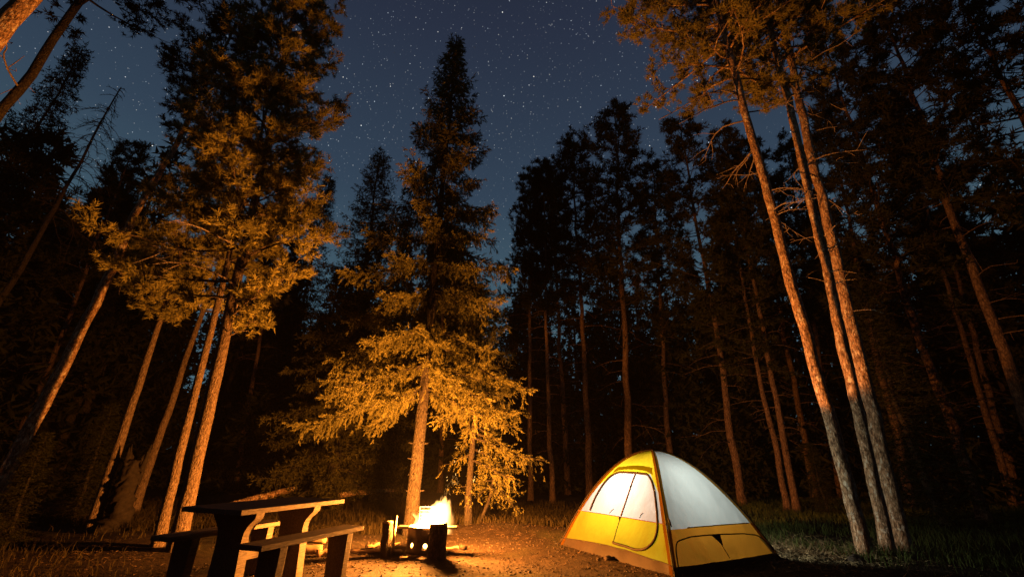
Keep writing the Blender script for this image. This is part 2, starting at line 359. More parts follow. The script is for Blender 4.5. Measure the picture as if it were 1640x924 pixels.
def spruce_crown(pts, H, cb, R, seed, whorl=0.28, per=5, twig=0.09, sprig=0.05, k=7, nl=0.06, nw=0.018, pend=1.0, shape=0.85, extra=(), vary=0.25, fan=0.30, layer=0.0):
    rng = np.random.default_rng(seed); wood = Geo(); out = []
    br = []
    z = cb; ang = rng.uniform(0, 6.28)
    while z < H - 0.15:
        q = (H - z) / (H - cb)
        for j in range(per):
            ang += 2.399 + rng.normal(0, 0.2)
            br.append((z + rng.uniform(-0.1, 0.1) * (1 - 0.3 * layer), ang, R * (q ** shape) * rng.uniform(0.88 - vary, 0.94 + vary) * (0.75 + 0.25 * min(1, (1 - q) * 8 + 0.2)) + 0.12, q))
        z += whorl * rng.uniform(0.8, 1.2) * ((0.6 + 0.4 * q) if layer == 0 else (0.3 + 0.7 * q))
    br += [tuple(e) + (1.0,) for e in extra]
    P_l, D_l, L_l = [], [], []
    for (z, a, L, q) in br:
        z = min(z, H - 0.05); o = np.array([math.cos(a), math.sin(a), 0.0]); s = np.array([-o[1], o[0], 0])
        elv = math.radians(38 - 55 * min(1, q * 1.25) + rng.normal(0, 6))
        droop = 0.10 + 0.22 * q; tip = 0.22 * q + 0.03; b0 = along(pts, z)
        def path(u):
            u = np.asarray(u)[:, None]
            return b0 + o * (L * u * math.cos(elv)) + np.array([0, 0, 1.0]) * (L * (u * math.sin(elv) - droop * u ** 2 + tip * u ** 4)) + s * (0.06 * L * np.sin(u * 3 + a))
        wood.tube(path(np.linspace(0, 1, 6)), np.linspace(0.010 + 0.013 * L, 0.004, 6), 4, False)
        nt_ = max(4, int(L / twig)); u = np.sort(rng.uniform(0.10, 1.0, nt_ * 2)); p = path(u)
        tl = (fan * L * (1 - u) ** 0.75 + 0.09) * rng.uniform(0.6, 1.2, len(u)) * (0.45 + 0.55 * np.clip(u * 4, 0, 1))
        tl = np.minimum(tl, 0.75)
        sg = np.where(rng.random(len(u)) < 0.5, -1.0, 1.0)[:, None]
        d = unit(o * rng.uniform(0.5, 0.9, (len(u), 1)) + s * sg * rng.uniform(0.45, 0.95, (len(u), 1)) + np.array([0, 0, 1.0]) * rng.normal(-0.12, 0.22, (len(u), 1)))
        P_l.append(p); D_l.append(d); L_l.append(tl)
        npn = int(L / twig * 0.8 * pend)
        if npn > 0:
            u = rng.uniform(0.08, 0.93, npn); p = path(u) + s * rng.normal(0, 0.10 * L, (npn, 1)) * (1 - u[:, None])
            d = unit(np.array([0, 0, -1.0]) + o * 0.25 + rng.normal(0, 0.22, (npn, 3)))
            P_l.append(p); D_l.append(d); L_l.append(rng.uniform(0.07, 0.30 if layer == 0 else 0.24, npn) * (0.5 + 0.6 * min(1.4, L)))
    P = np.concatenate(P_l); D = np.concatenate(D_l); L = np.concatenate(L_l)
    c = np.maximum(2, (L / sprig).astype(int)); idx = np.repeat(np.arange(len(P)), c)
    t = rng.uniform(0.05, 1, len(idx)); Pb = P[idx] + D[idx] * (L[idx] * t)[:, None]
    Pb[:, 2] -= 0.10 * (L[idx] * t) ** 2 / 0.4
    Rn = rng.normal(size=Pb.shape); Dd = unit(D[idx] * 0.9 + unit(Rn) * (0.65 if layer == 0 else 0.42) + np.array([0, 0, -0.18]))
    tri = brush(Pb, Dd, np.full(len(Pb), sprig * 2.0), rng, k, nl, nw, 0.8 if layer == 0 else 0.5)
    g = Geo(); g.tris(tri)
    return g.mesh('spruce_crown', False), wood.mesh('spruce_limbs')

def pine_crown(pts, H, cb, R, seed, nbr=80, shoots=9, tufts=4, k=26, nl=0.085, nw=0.014, prof=None, elev=(0, 28), extra=(), bl=0.13):
    rng = np.random.default_rng(seed); wood = Geo(); out = []
    if prof is None: prof = lambda q: (0.45 + 0.55 * min(1, q * 4)) * (1 - q) ** 0.55 + 0.12
    br = []
    for i in range(nbr):
        q = ((i + rng.random()) / nbr) ** 0.95
        br.append((cb + (H - cb) * q, i * 2.399 + rng.normal(0, 0.35), R * prof(q) * rng.uniform(0.55, 1.2), q))
    br += [tuple(e) + (0.1,) for e in extra]
    for (z, a, L, q) in br:
        z = min(z, H - 0.03); o = np.array([math.cos(a), math.sin(a), 0.0]); s = np.array([-o[1], o[0], 0])
        elv = math.radians(rng.uniform(*elev) + 25 * q); b0 = along(pts, z); cv = rng.uniform(-0.12, 0.22); wv = rng.normal(0, 0.08)
        def path(u):
            u = np.asarray(u)[:, None]
            return b0 + o * (L * u * math.cos(elv)) + np.array([0, 0, 1.0]) * (L * (u * math.sin(elv) + cv * u * u)) + s * (wv * L * np.sin(u * 4))
        wood.tube(path(np.linspace(0, 1, 6)), np.linspace(0.010 + 0.010 * L, 0.005, 6), 5, False)
        n = max(3, int(shoots * (0.4 + 0.6 * L / R))); u = rng.uniform(0.28, 1.0, n); u[0] = 1.0; p = path(u)
        sl = rng.uniform(0.16, 0.42, n) * min(1.0, 0.5 + L / 2.2)
        d = unit(o * rng.uniform(0.3, 1.0, (n, 1)) + s * rng.normal(0, 0.75, (n, 1)) + np.array([0, 0, 1.0]) * rng.normal(0.22, 0.35, (n, 1)))
        for i in range(n):
            wood.tube([p[i], p[i] + d[i] * sl[i]], [0.007, 0.004], 3, False)
        idx = np.repeat(np.arange(n), tufts); t = rng.uniform(0.35, 1.0, len(idx))
        Pb = p[idx] + d[idx] * (sl[idx] * t)[:, None] + rng.normal(0, 0.045, (len(idx), 3))
        Db = unit(d[idx] + rng.normal(0, 0.55, (len(idx), 3)) + np.array([0, 0, 0.3]))
        out.append((Pb, Db))
    Pb = np.concatenate([x[0] for x in out]); Db = np.concatenate([x[1] for x in out])
    tri = brush(Pb, Db, np.full(len(Pb), bl), rng, k, nl, nw, 0.9)
    g = Geo(); g.tris(tri)
    return g.mesh('pine_crown', False), wood.mesh('pine_limbs')

def bare_branch_mesh(rng, L, droop=0.3, twigs=4, r=0.016):
    g = Geo(); n = 8; u = np.linspace(0, 1, n)
    w = rng.normal(0, 0.05); up = rng.uniform(-0.1, 0.25)
    pts = np.stack([L * u, w * L * np.sin(u * 5), L * (up * u - droop * u ** 2)], 1) + np.cumsum(rng.normal(0, 0.012 * L, (n, 3)), 0)
    pts -= pts[0]
    g.tube(pts, np.linspace(r, r * 0.3, n), 5, True)
    for i in range(twigs):
        j = rng.integers(2, n - 1); d = unit(np.array([0.7, rng.normal(0, 0.8), rng.normal(-0.1, 0.5)])); l = L * rng.uniform(0.15, 0.4)
        q = pts[j] + d * l * 0.5 + rng.normal(0, 0.03 * L, 3)
        g.tube([pts[j], q, pts[j] + d * l + np.array([0, 0, -0.08 * l])], [r * 0.5, r * 0.35, r * 0.15], 4, False)
    return g.mesh('bare_branch')

def tree_root(name, p1, p2, depth, label, cat, group=None):
    """trunk line through two pixels at the given depth -> root object at its foot, +z along the trunk"""
    a = at_depth(p1[0], p1[1], depth); b = at_depth(p2[0], p2[1], depth)
    if a.z > b.z: a, b = b, a
    d = (b - a) / (b.z - a.z)
    if Vector((d.x, d.y, 0)).length > 0.2:
        s = 0.2 / Vector((d.x, d.y, 0)).length; d = Vector((d.x * s, d.y * s, 1))
    base = a - d * a.z
    base.z = float(gz(base.x, base.y))
    o = thing(name, label, cat, base, 0, group)
    q = Vector((0, 0, 1)).rotation_difference(d.normalized())
    o.rotation_mode = 'QUATERNION'; o.rotation_quaternion = q
    return o, b.z

# ------------------------------------------------------------------ ground
def build_ground():
    n = 241; s = np.linspace(-1, 1, n); k = 5.2
    ax = 300 * np.sinh(k * s) / math.sinh(k)
    X, Y = np.meshgrid(ax, ax + 6.0, indexing='ij')
    V = np.stack([X, Y, gz(X, Y)], -1).reshape(-1, 3)
    i, j = np.meshgrid(np.arange(n - 1), np.arange(n - 1), indexing='ij'); a = (i * n + j).ravel()
    Fq = np.stack([a, a + n, a + n + 1, a + 1], 1)
    o = link('ground', mesh_np('ground', V, Fq, True), M['ground']); o['kind'] = 'structure'
build_ground()

def in_clearing(x, y, rng):
    w = 0.35 * np.sin(2.1 * x) + 0.25 * np.sin(3.7 * y + 1)
    core = (((x - 0.4) / 4.3) ** 2 + ((y - 5.4 + 0.15 * w) / (3.45)) ** 2) < 1 + 0.12 * w
    return core
def scatter():
    rng = np.random.default_rng(5)
    # pebbles and gravel on the dirt
    g = Geo(); ico = bmesh.new(); bmesh.ops.create_icosphere(ico, subdivisions=1, radius=1)
    iv = np.array([v.co[:] for v in ico.verts]); ifc = np.array([[v.index for v in f.verts] for f in ico.faces]); ico.free()
    n = 0
    while n < 5200:
        x = rng.uniform(-4.2, 4.8); y = 2.2 + 7.4 * rng.random() ** 0.9
        if not in_clearing(x, y, rng): continue
        r = 0.006 + 0.012 * rng.random() ** 3
        v = iv * np.array([1, 1, 0.6]) * r * rng.uniform(0.7, 1.35, (1, 3)) * rng.uniform(0.8, 1.2, (len(iv), 1))
        a = rng.uniform(0, 6.28); c, s = math.cos(a), math.sin(a)
        v = v @ np.array([[c, -s, 0], [s, c, 0], [0, 0, 1]]) + np.array([x, y, float(gz(x, y)) + r * 0.2])
        g.add(v, ifc); n += 1
    tag(link('gravel', g.mesh('gravel', False), M['stone']), 'small brown stones strewn over the bare dirt of the clearing', 'gravel', kind='stuff')
    # dead needles, bark chips and twigs
    n = 60000; x = rng.uniform(-6, 8, n); y = 2.2 + 9 * rng.random(n)
    dr = np.sin(x * 1.7 + 2 * np.sin(y * 0.9)) + np.sin(y * 2.3 + 1.5 * np.sin(x * 1.3)) + rng.normal(0, 0.7, n); x = x[dr > 0.25]; y = y[dr > 0.25]; n = len(x)
    D = unit(np.stack([rng.normal(size=n), rng.normal(size=n), rng.normal(0.12, 0.22, n)], 1))
    P = np.stack([x, y, gz(x, y) + 0.004], 1)
    g = Geo(); g.tris(needles(P, D, 0.02 + 0.09 * rng.random(n) ** 3, rng.uniform(0.003, 0.010, n), rng))
    tag(link('needle_litter', g.mesh('litter', False), M['litter']), 'dead brown needles and bark chips covering the ground', 'litter', kind='stuff')
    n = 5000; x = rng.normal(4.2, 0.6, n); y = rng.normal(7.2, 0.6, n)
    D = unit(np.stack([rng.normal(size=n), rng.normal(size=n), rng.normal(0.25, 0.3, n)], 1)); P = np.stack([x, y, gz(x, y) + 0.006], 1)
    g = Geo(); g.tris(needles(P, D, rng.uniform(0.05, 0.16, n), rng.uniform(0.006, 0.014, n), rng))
    tag(link('straw', g.mesh('straw', False), M['straw']), 'flattened straw paled to brighten the lantern-lit ground past the tent corner', 'straw', kind='stuff')
    # grass
    def grass(n, region, h0, h1, mat, name, label, seed):
        rg = np.random.default_rng(seed); P = []
        while sum(len(p) for p in P) < n:
            p = region(rg); p = p[~in_clearing(p[:, 0], p[:, 1], rg)]
            d = np.sin(p[:, 0] * 1.9 + 1.3 * np.sin(p[:, 1] * 1.1)) + np.sin(p[:, 1] * 2.3 + p[:, 0]) + rg.normal(0, 0.8, len(p))
            P.append(p[d > 0.0])
        p = np.concatenate(P)[:n]; m = len(p)
        h = rg.uniform(h0, h1, m); a = rg.uniform(0, 6.28, m); w = 0.003 + 0.004 * rg.random(m)
        b = np.stack([p[:, 0], p[:, 1], gz(p[:, 0], p[:, 1]) - 0.01], 1)
        s = np.stack([np.cos(a), np.sin(a), np.zeros(m)], 1) * w[:, None]
        ln = np.stack([rg.normal(0, 0.3, m), rg.normal(0, 0.3, m), np.ones(m)], 1)
        mid = b + ln * np.array([0.5, 0.5, 1]) * (h * 0.55)[:, None]; top = b + ln * np.array([1.4, 1.4, 0.95]) * h[:, None]
        T = np.concatenate([np.stack([b - s, b + s, mid + s * 0.7], 1), np.stack([b - s, mid + s * 0.7, mid - s * 0.7], 1), np.stack([mid - s * 0.7, mid + s * 0.7, top], 1)])
        g = Geo(); g.tris(T)
        tag(link(name, g.mesh(name, False), mat), label, 'grass', kind='stuff')
    grass(34000, lambda r: np.stack([r.uniform(3.0, 15, 4000), r.uniform(4.5, 16, 4000)], 1), 0.06, 0.22, M['grass'], 'meadow_grass', 'short green grass under the pines to the right of the tent', 11)
    grass(26000, lambda r: np.stack([r.uniform(-10, 4.5, 4000), 8.2 + 5.5 * r.random(4000) ** 1.4], 1), 0.06, 0.22, M['dry_grass'], 'dry_grass', 'tall dry grass at the back edge of the clearing', 12)
    grass(3500, lambda r: np.stack([r.uniform(-12, -3.2, 4000), r.uniform(3.5, 10, 4000)], 1), 0.05, 0.18, M['dry_grass'], 'rough_grass', 'sparse rough grass in the dark left of the picnic table', 13)
scatter()

# ------------------------------------------------------------------ tent
def build_tent():
    ct = np.array([2.174, 7.003]); th = 0.506; ta, tb, H = 1.988, 2.161, 1.332
    a = np.array([math.cos(th), math.sin(th)]); b = np.array([-a[1], a[0]])
    C = {'N': ct - a * ta / 2 - b * tb / 2, 'L': ct - a * ta / 2 + b * tb / 2, 'R': ct + a * ta / 2 - b * tb / 2, 'F': ct + a * ta / 2 + b * tb / 2}
    g0 = float(gz(ct[0], ct[1]))
    root = thing('dome_tent', 'glowing yellow and white dome tent pitched right of the campfire', 'tent', (ct[0], ct[1], g0))
    def pole(c, T):
        T = np.asarray(T, float); q = (C[c] - ct) * (1 - T)[..., None]
        return np.concatenate([q, (H * (1 - (1 - T) ** 1.9))[..., None]], -1)
    def surf(c1, c2, S, T, off=0.0):
        S = np.asarray(S, float); T = np.asarray(T, float)
        def raw(S, T):
            p = pole(c1, T) * (1 - S)[..., None] + pole(c2, T) * S[..., None]
            inw = -((C[c1] + C[c2]) / 2 - ct); inw = inw / np.linalg.norm(inw)
            k = 0.045 * np.sin(np.pi * S) * np.sin(np.pi * np.clip(T, 0, 1)) - 0.03 * np.sin(np.pi * S) * np.exp(-((T - 0.03) / 0.06) ** 2)
            k = k + 0.007 * np.sin(9 * S + 17 * T) * np.sin(5 * T - 7 * S + 1) * np.sin(np.pi * S) + 0.004 * np.sin(31 * S * (1 - T) + 5) * (1 - T) ** 2 + 0.006 * np.sin(S * 23 + T * 9) * np.exp(-((T - 0.06) / 0.1) ** 2) + 0.004 * np.sin(S * 41 - T * 15) * (1 - T)
            p[..., 0] += inw[0] * k; p[..., 1] += inw[1] * k; return p
        p = raw(S, T)
        e = 1e-3; ds = raw(S + e, T) - p; dt = raw(S, T + e) - p
        n = unit(np.cross(ds, dt))
        o2 = (C[c1] + C[c2]) / 2 - ct; sgn = np.sign((n[..., 0] * o2[0] + n[..., 1] * o2[1]).mean())
        return p + n * sgn * off
    def panel(name, c1, c2, rule, mat, ns=120, nt_=100, off=0.0, label=None):
        S, T = np.meshgrid(np.linspace(0, 1, ns + 1), np.linspace(0, 0.995, nt_ + 1), indexing='ij')
        Vp = surf(c1, c2, S, T, off).reshape(-1, 3)
        sc = (S[:-1, :-1] + S[1:, 1:]) / 2; tc_ = (T[:-1, :-1] + T[1:, 1:]) / 2; k = rule(sc, tc_)
        i, j = np.meshgrid(np.arange(ns), np.arange(nt_), indexing='ij'); A = (i * (nt_ + 1) + j)[k]
        Fq = np.stack([A, A + nt_ + 1, A + nt_ + 2, A + 1], 1)
        used = np.unique(Fq); remap = -np.ones(len(Vp), int); remap[used] = np.arange(len(used))
        o = link(name, mesh_np(name, Vp[used], remap[Fq], True), mat, root)
        if label: o['label'] = label
        return o
    # door side
    top = lambda S: np.minimum(0.53, np.minimum(0.345 + 1.35 * np.clip(S - 0.015, 0, 1), 0.37 + 1.35 * np.clip(0.985 - S, 0, 1)))
    tub = lambda S: 0.035 + 0.018 * np.sin(np.pi * S)
    win = lambda S, T: (T >= 0.205) & (T < top(S)) & (S > 0.015) & (S < 0.985)
    panel('floor_band', 'N', 'L', lambda S, T: T < tub(S), M['tub'], 120, 200)
    panel('lower_panel', 'N', 'L', lambda S, T: (T >= tub(S)) & (T < 0.205), M['yellow'], 120, 200, label='bright yellow lower half of the tent door side')
    panel('door_window', 'N', 'L', win, M['mesh'], 160, 200, label='white window panel of the tent door')
    panel('top_panel', 'N', 'L', lambda S, T: (T >= 0.205) & ~win(S, T), M['yellow'], 160, 200, label='yellow crown panel over the tent door')
    # right-hand side
    panel('floor_band', 'N', 'R', lambda S, T: T < 0.03, M['tub'], 60, 200)
    panel('lower_panel', 'N', 'R', lambda S, T: (T >= 0.03) & (T < 0.178), M['orange'], 60, 200, label='amber lower band of the tent side')
    panel('side_panel', 'N', 'R', lambda S, T: T >= 0.178, M['white'], 60, 200, label='pale white upper side of the tent')
    for c1, c2 in (('L', 'F'), ('R', 'F')):
        panel('floor_band', c1, c2, lambda S, T: T < 0.03, M['tub'], 40, 200)
        panel('lower_panel', c1, c2, lambda S, T: (T >= 0.03) & (T < 0.178), M['back_mesh'] if c1 == 'R' else M['orange'], 40, 200)
        panel('side_panel', c1, c2, lambda S, T: T >= 0.178, M['back_mesh'] if c1 == 'R' else M['white'], 40, 200)
    # floor sheet
    fl = Geo(); q = np.array([[*(C[c] - ct), 0.012] for c in 'NRFL']); fl.add(q, [[0, 1, 2], [0, 2, 3]])
    link('floor_sheet', fl.mesh('floor_sheet', False), M['tub'], root)
    # poles and their sleeves
    for c1, c2 in (('N', 'F'), ('L', 'R')):
        p = np.concatenate([pole(c1, np.linspace(0, 1, 30)), pole(c2, np.linspace(1, 0, 30))[1:]])
        d = p.copy(); d[:, 2] *= 1.0; nrm = unit(np.concatenate([p[:, :2] * 0.9, p[:, 2:] + 0.1], 1))
        g = Geo(); g.tube(p + nrm * 0.012, 0.0085, 8); link('pole', g.mesh('pole'), M['dark_trim'], root)
    for c, side in (('N', 'L'), ('L', 'N'), ('N', 'R'), ('R', 'N')):
        T = np.linspace(0.0, 0.97, 40)
        w0, w1 = 0.004, 0.03
        A = surf(c, side, np.full(40, w0), T, 0.006); B = surf(c, side, np.full(40, w1), T, 0.006)
        B = A + unit(B - A) * 0.05
        Vv = np.concatenate([A, B]); i = np.arange(39); g = Geo()
        g.add(Vv, np.concatenate([np.stack([i, i + 1, 40 + i + 1], 1), np.stack([i, 40 + i + 1, 40 + i], 1)]))
        link('pole_sleeve', g.mesh('pole_sleeve'), M['orange'], root)
    # seams, zips, binding
    def seam(name, c1, c2, st, r, mat, off=0.006, n=60, smooth=True):
        st = np.array(st, float); d = np.r_[0, np.cumsum(np.linalg.norm(np.diff(st, axis=0), axis=1))]; t = np.linspace(0, d[-1], n)
        s_ = np.interp(t, d, st[:, 0]); t_ = np.interp(t, d, st[:, 1])
        if smooth:
            for _ in range(3):
                s_[1:-1] = (s_[:-2] + s_[1:-1] + s_[2:]) / 3; t_[1:-1] = (t_[:-2] + t_[1:-1] + t_[2:]) / 3
        g = Geo(); g.tube(surf(c1, c2, s_, t_, off), r, 6); return link(name, g.mesh(name), mat, root)
    seam('door_zip', 'N', 'L', [(0.86, 0.215), (0.885, 0.30), (0.90, 0.42), (0.88, 0.50), (0.80, 0.535), (0.5, 0.535), (0.2, 0.525), (0.12, 0.47), (0.085, 0.38), (0.075, 0.27), (0.08, 0.19), (0.12, 0.115), (0.19, 0.075), (0.27, 0.062), (0.48, 0.072)], 0.016, M['dark_trim'], 0.008, 120)
    seam('centre_zip', 'N', 'L', [(0.45, 0.525), (0.465, 0.35), (0.47, 0.21)], 0.011, M['zip_tape'])
    seam('centre_zip', 'N', 'L', [(0.47, 0.205), (0.48, 0.13), (0.48, 0.072)], 0.005, M['dark_trim'])
    seam('band_seam', 'N', 'L', [(0.0, 0.205), (1.0, 0.205)], 0.005, M['zip_tape'])
    seam('floor_seam', 'N', 'L', [(s, float(tub(np.array(s)))) for s in np.linspace(0, 1, 12)], 0.006, M['dark_trim'])
    seam('window_tie', 'N', 'L', [(0.62, 0.215), (0.60, 0.235), (0.585, 0.245)], 0.005, M['dark_trim'])
    seam('window_tie', 'N', 'L', [(0.27, 0.215), (0.255, 0.235), (0.235, 0.245)], 0.005, M['dark_trim'])
    for p in ((0.455, 0.40), (0.475, 0.195)):
        q = surf('N', 'L', np.array([p[0]]), np.array([p[1]]), 0.014)[0]; g = Geo(); g.tube([q + [0, 0, 0.018], q - [0, 0, 0.022]], [0.012, 0.008], 6); link('zip_pull', g.mesh('zip_pull'), M['black_trim'], root)
    # awning over the door
    S = np.linspace(0.10, 0.90, 40); g = Geo()
    A = surf('N', 'L', S, 0.62 - 0.10 * np.abs(S - 0.5) ** 1.5, 0.006)
    lift = 0.05 * np.sin(np.pi * (S - 0.10) / 0.80) + 0.006
    B0 = surf('N', 'L', S, 0.545 - 0.25 * np.clip(np.abs(S - 0.5) - 0.3, 0, 1), 0.0); nn = surf('N', 'L', S, 0.545 - 0.25 * np.clip(np.abs(S - 0.5) - 0.3, 0, 1), 1.0) - B0
    B = B0 + nn * lift[:, None]; i = np.arange(39)
    g.add(np.concatenate([A, (A + B) / 2 + nn * 0.012, B]), np.concatenate([np.stack([k * 40 + i, k * 40 + i + 1, (k + 1) * 40 + i + 1], 1) for k in (0, 1)] + [np.stack([k * 40 + i, (k + 1) * 40 + i + 1, (k + 1) * 40 + i], 1) for k in (0, 1)]))
    link('door_awning', g.mesh('door_awning'), M['yellow'], root)
    # side outline seam, vent and hem
    seam('side_binding', 'N', 'R', [(0.045, 0.03), (0.05, 0.095), (0.075, 0.125), (0.2, 0.138), (0.49, 0.137), (0.8, 0.128), (0.94, 0.115), (0.985, 0.085), (0.995, 0.04)], 0.008, M['black_trim'], 0.008, 90)
    seam('band_seam', 'N', 'R', [(0.22, 0.18), (0.95, 0.178)], 0.006, M['dark_trim'])
    seam('vent_seam', 'N', 'R', [(0.5, 0.10), (0.505, 0.035)], 0.004, M['dark_trim'])
    v = surf('N', 'R', np.array([0.44, 0.545, 0.505]), np.array([0.134, 0.134, 0.085]), 0.012); g = Geo(); g.add(v, [[0, 1, 2]]); link('vent', g.mesh('vent', False), M['black_trim'], root)
    v = surf('N', 'R', np.array([0.93, 0.985, 0.985, 0.96]), np.array([0.11, 0.08, 0.02, 0.02]), 0.012); g = Geo(); g.add(v, [[0, 1, 2], [0, 2, 3]]); link('corner_patch', g.mesh('corner_patch', False), M['white'], root)
    # pegs and corner loops
    for c in 'NLRF':
        d = unit(np.append(C[c] - ct, 0.0)); q = np.append(C[c] - ct, 0.02)
        g = Geo(); g.tube([q, q + d * 0.09 - [0, 0, 0.01]], 0.008, 5); g.tube([q + d * 0.085 + [0, 0, 0.045], q + d * 0.075 - [0, 0, 0.08]], 0.006, 6); link('peg_loop', g.mesh('peg_loop'), M['black_trim'], root)
    # clip where the fly is tied to the near pole
    q = pole('N', np.array([0.22]))[0] + np.array([0.02, -0.03, 0.0]); g = Geo(); g.tube([q + [0, 0, 0.05], q + [0.012, -0.01, 0], q - [-0.03, 0.01, 0.05]], [0.008, 0.013, 0.006], 6); link('pole_clip', g.mesh('pole_clip'), M['black_trim'], root)
    # lantern hanging inside
    ln = thing('camping_lantern', 'white camping lantern hanging inside the glowing dome tent', 'lantern', (ct[0] + a[0] * 0.10 + b[0] * 0.18, ct[1] + a[1] * 0.10 + b[1] * 0.18, g0 + 0.38))
    g = Geo(); g.tube([[0, 0, 0], [0, 0, 0.03], [0, 0, 0.05], [0, 0, 0.10]], [0.05, 0.05, 0.045, 0.04], 16); link('base', g.mesh('base'), M['black_trim'], ln)
    g = Geo(); g.tube([[0, 0, 0.10], [0, 0, 0.13], [0, 0, 0.21], [0, 0, 0.24]], [0.035, 0.045, 0.045, 0.035], 16, False); link('globe', g.mesh('globe'), M['bulb'], ln)
    g = Geo(); g.tube([[0, 0, 0.24], [0, 0, 0.255], [0, 0, 0.28]], [0.05, 0.05, 0.02], 16); link('cap', g.mesh('cap'), M['black_trim'], ln)
    g = Geo(); g.tube([[0, 0, 0.28], [-(a[0] * 0.05 + b[0] * 0.09), -(a[1] * 0.05 + b[1] * 0.09), 0.6], [-(a[0] * 0.10 + b[0] * 0.18), -(a[1] * 0.10 + b[1] * 0.18), H - 0.40]], 0.003, 5); link('hanging_cord', g.mesh('hanging_cord'), M['black_trim'], ln)
    ld = bpy.data.lights.new('lantern_light', 'POINT'); ld.energy = LANTERN_POWER; ld.color = (1.0, 0.95, 0.80); ld.shadow_soft_size = 0.035
    lo = bpy.data.objects.new('lantern_light', ld); COL.objects.link(lo); lo.location = (0, 0, 0.17); lo.parent = ln
build_tent()

# ------------------------------------------------------------------ campfire
def box_bm(bm, x0, x1, y0, y1, z0, z1):
    vs_ = [bm.verts.new(p) for p in ((x0, y0, z0), (x1, y0, z0), (x1, y1, z0), (x0, y1, z0), (x0, y0, z1), (x1, y0, z1), (x1, y1, z1), (x0, y1, z1))]
    for f in ((0, 3, 2, 1), (4, 5, 6, 7), (0, 1, 5, 4), (1, 2, 6, 5), (2, 3, 7, 6), (3, 0, 4, 7)): bm.faces.new([vs_[i] for i in f])
def bm_obj(name, bm, mat, parent, bevel=0.0):
    if bevel: bmesh.ops.bevel(bm, geom=list(bm.edges), offset=bevel, segments=2, affect='EDGES', profile=0.6)
    bmesh.ops.recalc_face_normals(bm, faces=bm.faces)
    me = bpy.data.meshes.new(name); bm.to_mesh(me); bm.free(); return link(name, me, mat, parent)
PIT = ground_at(682, 886); PIT.z = float(gz(PIT.x, PIT.y))
def build_fire():
    rng = np.random.default_rng(3)
    root = thing('fire_pit', 'sooty steel fire pit with raised grate holding the campfire', 'fire pit', PIT)
    n, R, Hh, th = 8, 0.275, 0.33, 0.012
    for i in range(n):
        a0 = (i - 0.5) * 2 * math.pi / n + 0.1; a1 = (i + 0.5) * 2 * math.pi / n + 0.1
        p0 = np.array([R * math.cos(a0), R * math.sin(a0)]); p1 = np.array([R * math.cos(a1), R * math.sin(a1)])
        e = (p1 - p0); w = np.linalg.norm(e); e /= w; nn = np.array([e[1], -e[0]])
        mid = (p0 + p1) / 2
        # plate with a round vent hole
        m = 16; an = np.arange(m) * 2 * math.pi / m + math.pi / m; hz, hr = 0.125, 0.028
        circ = np.stack([w / 2 + hr * np.cos(an), hz + hr * np.sin(an)], 1)
        sq = []
        for t in an:
            c, s = math.cos(t), math.sin(t); k = 1e9
            if abs(c) > 1e-6: k = min(k, ((w / 2) / abs(c)))
            if s > 1e-6: k = min(k, (Hh - hz) / s)
            if s < -1e-6: k = min(k, hz / -s)
            sq.append((w / 2 + c * k, hz + s * k))
        sq = np.array(sq)
        crn = np.array([(0, 0), (w, 0), (w, Hh), (0, Hh)])
        for c in crn:
            j = ((sq - c) ** 2).sum(1).argmin(); sq[j] = c
        g = Geo()
        ring = np.concatenate([circ, sq]); i3 = lambda off: np.stack([p0[0] + e[0] * ring[:, 0] + nn[0] * off, p0[1] + e[1] * ring[:, 0] + nn[1] * off, ring[:, 1]], 1)
        Vv = np.concatenate([i3(0), i3(-th)]); f = []
        for k in range(m):
            k2 = (k + 1) % m
            f += [[k, k2, m + k2], [k, m + k2, m + k], [2 * m + k2, 2 * m + k, 3 * m + k], [2 * m + k2, 3 * m + k, 3 * m + k2], [k, 2 * m + k, 2 * m + k2], [k, 2 * m + k2, k2], [m + k, m + k2, 3 * m + k2], [m + k, 3 * m + k2, 3 * m + k]]
        g.add(Vv, f); link('wall_plate', g.mesh('wall_plate', False), M['steel'], root)
    for sgn in (-1, 1):
        bm = bmesh.new(); box_bm(bm, min(sgn * 0.25, sgn * 0.40), max(sgn * 0.25, sgn * 0.40), -0.07, 0.07, Hh - 0.035, Hh - 0.005); bm_obj('side_flange', bm, M['grate_steel'], root, 0.003)
    g = Geo(); an = np.linspace(0, 2 * math.pi, 33); g.tube(np.stack([0.282 * np.cos(an), 0.282 * np.sin(an), np.full(33, 0.012)], 1), 0.012, 6, False); link('base_ring', g.mesh('base_ring'), M['steel'], root)
    # coals
    g = Geo(); ico = bmesh.new(); bmesh.ops.create_icosphere(ico, subdivisions=1, radius=1)
    iv = np.array([v.co[:] for v in ico.verts]); ifc = np.array([[v.index for v in f.verts] for f in ico.faces]); ico.free()
    for k in range(120):
        r = rng.uniform(0.02, 0.045); q = rng.uniform(0, 6.28); d = 0.22 * math.sqrt(rng.random())
        g.add(iv * r * rng.uniform(0.7, 1.2, (len(iv), 1)) + np.array([d * math.cos(q), d * math.sin(q), 0.05 + rng.random() * 0.12]), ifc)
    tag(link('coal_bed', g.mesh('coal_bed', False), M['ember'], root), kind='stuff')
    # swung-up grill grate at the back left
    gr = link('grate', None, None, root); gr.location = (-0.04, 0.19, Hh + 0.01); gr.rotation_euler = (math.radians(-12), 0, math.radians(8))
    bm = bmesh.new()
    for x in (-0.12, 0.12): box_bm(bm, x - 0.006, x + 0.006, -0.006, 0.006, 0, 0.21)
    box_bm(bm, -0.114, 0.114, -0.006, 0.006, 0.199, 0.21)
    bm_obj('grate_frame', bm, M['grate_steel'], gr)
